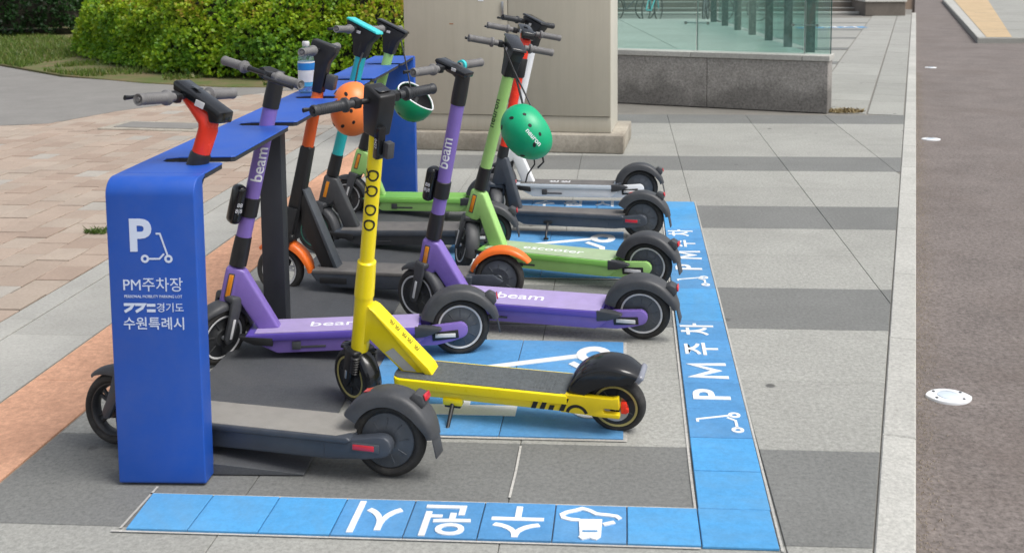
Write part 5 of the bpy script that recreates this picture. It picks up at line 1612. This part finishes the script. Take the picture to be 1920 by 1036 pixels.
scatter('weed', M_BLADE, 160, -3.29, 6.20, 0.09, 0.05, 0.01, 0.05, 0.007, lab='small green weed tuft growing in a paver joint left of the blue post', cat='weed')
# ------------------------------------------------------------------ bicycles behind the glass, steps and planter beyond
def make_bike(x, y, ang, col, label):
    t = empty('bicycle', (x, y, 0), (0, 0, ang))
    tag(t, label, 'bicycle', 'bicycles parked beyond the stairwell glass')
    for xx in (-0.52, 0.52):
        w = MB(Matrix.Translation((xx, 0, 0.33)) @ RY).lathe([(0.325 + 0.018 * math.cos(a), 0.018 * math.sin(a)) for a in [2 * PI * k / 8 for k in range(9)]], 36).build('wheel', M_TYRE, t)
        b = MB(Matrix.Translation((xx, 0, 0.33)) @ RY)
        for k in range(12):
            a = 2 * PI * k / 12
            b.tube([(0, 0, 0), (0.31 * math.cos(a), 0.31 * math.sin(a), 0)], 0.002, 4)
        b.build('spokes', M_STEEL, w)
    b = MB()
    for q in ([(-0.52, 0, 0.33), (-0.12, 0, 0.30)], [(-0.12, 0, 0.30), (-0.25, 0, 0.80)], [(-0.12, 0, 0.30), (0.36, 0, 0.72)], [(-0.22, 0, 0.72), (0.34, 0, 0.82)], [(-0.52, 0, 0.33), (-0.22, 0, 0.72)], [(0.33, 0, 0.88), (0.42, 0, 0.6), (0.52, 0, 0.33)]):
        b.tube(q, 0.019, 8)
    b.build('frame', col, t)
    MB().tube([(0.30, -0.28, 1.0), (0.34, -0.1, 1.0), (0.34, 0.1, 1.0), (0.30, 0.28, 1.0)], 0.013, 8).build('handlebar', M_BLK, t)
    MB().tube([(0.34, 0, 0.86), (0.34, 0, 1.0)], 0.013, 8).build('bar_stem', M_BLK, t)
    MB().box((-0.27, 0, 0.86), (0.26, 0.15, 0.06), 0.02).build('saddle', M_BLK, t)
    return t
make_bike(0.75, 27.6, R(70), M_TEAL, 'teal bicycle behind the glass, left of the others')
make_bike(0.15, 27.9, R(35), M_BLK2, 'black bicycle behind the glass next to the cabinet corner')
make_bike(2.15, 27.5, R(80), M_BLK2, 'black bicycle behind the glass above the pane joint')
make_bike(3.05, 27.6, R(20), M_BLK2, 'black bicycle behind the glass, rightmost beside the posts')
st = empty('stone_steps', (0, 0, 0))
tag(st, 'brown stone steps across the back, behind the glass and bicycles', 'steps')
for k in range(5):
    MB().box((2.4, 31.9 + k * 0.45 + 4, 0.085 + 0.17 * k), (9.3, 8.9, 0.17), 0.01, 1).build('step', M_FARSTONE, st, smooth=None)
    MB().box((2.4, 31.9 + k * 0.45 - 4.445 + 4 + 0.02, 0.17 * (k + 1) - 0.012), (9.3, 0.06, 0.03), 0.004, 1).build('step_nosing', M_KERB, st, smooth=None)
MB().box((2.6, 31.0, 0.035), (9.0, 0.30, 0.07), 0.01, 1).build('step_kerb', M_KERB, st, smooth=None)
pb = empty('planter_block', (7.42, 30.6, 0))
tag(pb, 'grey stone planter block with pale top at the end of the far kerb', 'planter')
MB().box((0, 0.6, 0.19), (1.12, 2.2, 0.38), 0.01, 1).build('block', M_FARSTONE, pb, smooth=None)
MB().box((0, 0.6, 0.56), (1.18, 2.3, 0.34), 0.015, 1).build('coping', paint('coping_white', (0.66, 0.65, 0.60), rough=0.7, dust=0.1), pb, smooth=None)

# ------------------------------------------------------------------ verge and hedges
ver = MB().slab([(-40, 30.2), (-13.5, 18.8), (-10.05, 16.2), (-8.2, 14.7), (-6.6, 13.85), (-5.3, 13.42), (-4.0, 13.45), (-2.4, 14.4), (-2.0, 16.6), (-2.0, 26), (-40, 45)], -0.05, 0.022, 0.01).build('grass_verge', M_GRASSG, None, smooth=None)
tag(ver, kind='structure')
def blades(n):
    rng = np.random.default_rng(5)
    out = []
    edge = [(-16.0, 20.2), (-13.5, 18.8), (-10.05, 16.2), (-8.2, 14.72), (-6.6, 13.87), (-5.3, 13.45), (-4.0, 13.5), (-2.4, 14.45)]
    ex = np.array([e[0] for e in edge]); ey = np.array([e[1] for e in edge])
    x = rng.uniform(-14.5, -2.7, n)
    dd = rng.random(n) ** 1.3 * 4.0
    y = np.interp(x, ex, ey) + 0.02 + dd
    keep = np.array([noise.noise((a * 0.9, b * 0.9, 0)) > 0.08 or a < -9.5 for a, b in zip(x, y)])
    x, y = x[keep], y[keep]
    n = len(x)
    an = rng.uniform(0, 2 * PI, n); w = rng.uniform(0.006, 0.016, n); h_ = rng.uniform(0.03, 0.10, n)
    V = np.zeros((n, 3, 3)); z0 = 0.02
    V[:, 0] = np.stack([x - np.cos(an) * w, y - np.sin(an) * w, np.full(n, z0)], 1)
    V[:, 1] = np.stack([x + np.cos(an) * w, y + np.sin(an) * w, np.full(n, z0)], 1)
    V[:, 2] = np.stack([x + rng.normal(0, 0.03, n), y + rng.normal(0, 0.03, n), z0 + h_], 1)
    return V.reshape(-1, 3), 3
def mesh_np(name, V, per, mat, age=None, parent=None):
    n = len(V) // per
    me = bpy.data.meshes.new(name)
    me.vertices.add(len(V)); me.vertices.foreach_set('co', V.astype(np.float32).ravel())
    me.loops.add(len(V)); me.loops.foreach_set('vertex_index', np.arange(len(V), dtype=np.int32))
    me.polygons.add(n); me.polygons.foreach_set('loop_start', np.arange(0, len(V), per, dtype=np.int32))
    me.polygons.foreach_set('loop_total', np.full(n, per, dtype=np.int32))
    at = me.attributes.new('age', 'FLOAT', 'POINT')
    at.data.foreach_set('value', (np.zeros(len(V)) if age is None else np.repeat(age, per)).astype(np.float32))
    me.update(calc_edges=True)
    me.materials.append(mat)
    o = bpy.data.objects.new(name, me); C.objects.link(o)
    if parent is not None: o.parent = parent
    return o
V, per = blades(26000)
gr = mesh_np('grass', V, per, M_BLADE, age=np.random.default_rng(1).uniform(0, 0.6, len(V) // 3))
tag(gr, 'short patchy grass between the path and the hedges', 'grass', kind='stuff')

def hedge(name, label, path, halfw, height, n, leafm, seed, leaf=0.032, base=0.08, young=0.55):
    """path: list of (x, y); leaves spread over and just under a lumpy rounded hull, plus a twiggy core"""
    rng = np.random.default_rng(seed)
    t = empty(name, (path[0][0], path[0][1], 0))
    tag(t, label, 'hedge', 'clipped hedges along the path')
    off = Vector(t.location)
    raw_ = [Vector((a, b, 0)) for a, b in path]
    for _ in range(4):                # round the corners of the line
        q_ = [raw_[0]]
        for i in range(len(raw_) - 1):
            q_ += [raw_[i].lerp(raw_[i + 1], 0.25), raw_[i].lerp(raw_[i + 1], 0.75)]
        raw_ = q_ + [raw_[-1]]
    P_ = [p_ for i, p_ in enumerate(raw_) if i == 0 or (p_ - raw_[i - 1]).length > 1e-6]
    seg = [(P_[i + 1] - P_[i]).length for i in range(len(P_) - 1)]
    tot = sum(seg)
    def at(s_):
        for i, L_ in enumerate(seg):
            if s_ <= L_ or i == len(seg) - 1:
                d = (P_[i + 1] - P_[i]).normalized()
                dd = (P_[min(i + 3, len(P_) - 1)] - P_[max(i - 2, 0)]).normalized()
                return P_[i] + d * s_, dd
            s_ -= L_
    def hull(u, v, k=1.0):
        """u 0..1 along, v 0..1 across from front foot over the top to the back foot"""
        s_ = u * tot
        c, d = at(s_)
        nn = Vector((d.y, -d.x, 0))
        endf = min(1.0, math.sqrt(max(0.0, 1 - max(0, 1 - s_ / (halfw * 0.9)) ** 2)), math.sqrt(max(0.0, 1 - max(0, 1 - (tot - s_) / (halfw * 0.9)) ** 2)))
        a = PI * v
        ca, sa = math.cos(a), math.sin(a)
        ex = 0.78
        px = math.copysign(abs(ca) ** ex, ca) * halfw * (0.25 + 0.75 * endf)
        pz = base + (abs(sa) ** ex) * (height - base) * (0.35 + 0.65 * endf)
        q = c + nn * px
        nz = noise.noise((q.x * 1.1, q.y * 1.1, pz * 1.3 + seed)) * 0.20 + noise.noise((q.x * 3.3, q.y * 3.3, pz * 3.3 + seed)) * 0.10
        out = nn * ca + Vector((0, 0, sa))
        q = q + out * nz
        q.z = pz + out.z * nz
        core = c + Vector((0, 0, height * 0.45))
        return core + (q - core) * k, out
    # core
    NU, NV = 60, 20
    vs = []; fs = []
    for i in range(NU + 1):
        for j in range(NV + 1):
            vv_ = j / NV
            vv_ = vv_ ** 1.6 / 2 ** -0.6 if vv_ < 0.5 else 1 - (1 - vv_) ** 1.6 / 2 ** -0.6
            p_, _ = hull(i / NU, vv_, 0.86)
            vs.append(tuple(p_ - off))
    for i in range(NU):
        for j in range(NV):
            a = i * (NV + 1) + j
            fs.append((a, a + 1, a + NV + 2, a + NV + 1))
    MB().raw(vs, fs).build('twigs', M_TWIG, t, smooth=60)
    ex = 0.78
    tabv = np.linspace(0.0, 0.74, 400)
    tx = np.cos(PI * tabv); tz = np.sin(PI * tabv) ** ex
    tx = np.sign(tx) * np.abs(tx) ** ex
    acc = np.concatenate([[0], np.cumsum(np.hypot(np.diff(tx) * halfw, np.diff(tz) * height))])
    # leaves: clumps of shoots, each with several leaves
    V = []; age = []
    nsh = n // 7
    us = rng.random(nsh); vs_ = rng.random(nsh)
    for u, v in zip(us, vs_):
        v = float(np.interp(v * acc[-1], acc, tabv))      # even over front, top and a little of the back
        k = 1.0 - 0.12 * rng.random() ** 1.6
        q, out = hull(u, v, k + 0.015)
        yg = young * (0.15 + 0.85 * max(0.0, (q.z - 0.25) / (height - 0.25))) * rng.uniform(0.35, 1.1) + 0.45 * noise.noise((q.x * 1.6 + 9, q.y * 1.6, q.z * 2.0))
        dirs = (out + Vector(rng.normal(0, 0.5, 3))).normalized()
        for m_ in range(7):
            ld = (dirs + Vector(rng.normal(0, 0.75, 3))).normalized()
            L_ = leaf * rng.uniform(0.7, 1.5)
            sd_ = ld.cross(Vector(rng.normal(0, 1, 3))).normalized()
            b0 = q + Vector(rng.normal(0, 0.022, 3)) - off
            w_ = L_ * 0.48
            V += [b0, b0 + ld * L_ * 0.5 + sd_ * w_, b0 + ld * L_, b0 + ld * L_ * 0.5 - sd_ * w_]
            age.append(yg)
    V = np.array([tuple(x) for x in V])
    o = mesh_np('foliage', V, 4, leafm, age=np.array(age), parent=t)
    o['kind'] = 'stuff'
    return t
hedge('hedge', 'large bright yellow-green clipped hedge behind the blue rack', [(-9.3, 19.8), (-8.3, 18.4), (-6.8, 16.7), (-5.2, 15.55), (-3.2, 15.4), (-1.2, 16.3)], 1.45, 1.50, 150000, M_LEAF, 3, leaf=0.046, young=0.85)
hedge('hedge', 'dark green hedge at the left edge of the photo beyond the grass', [(-19.5, 22.6), (-16.5, 23.0), (-13.8, 23.6), (-12.6, 24.0)], 1.6, 2.0, 36000, M_LEAFD, 11, leaf=0.055, young=0.25)
hedge('hedge', 'dark shrub bank behind the gap between the two hedges', [(-16.0, 28.5), (-10.0, 27.5), (-4.0, 27.5)], 1.8, 2.9, 30000, M_LEAFD, 17, leaf=0.07, young=0.15)
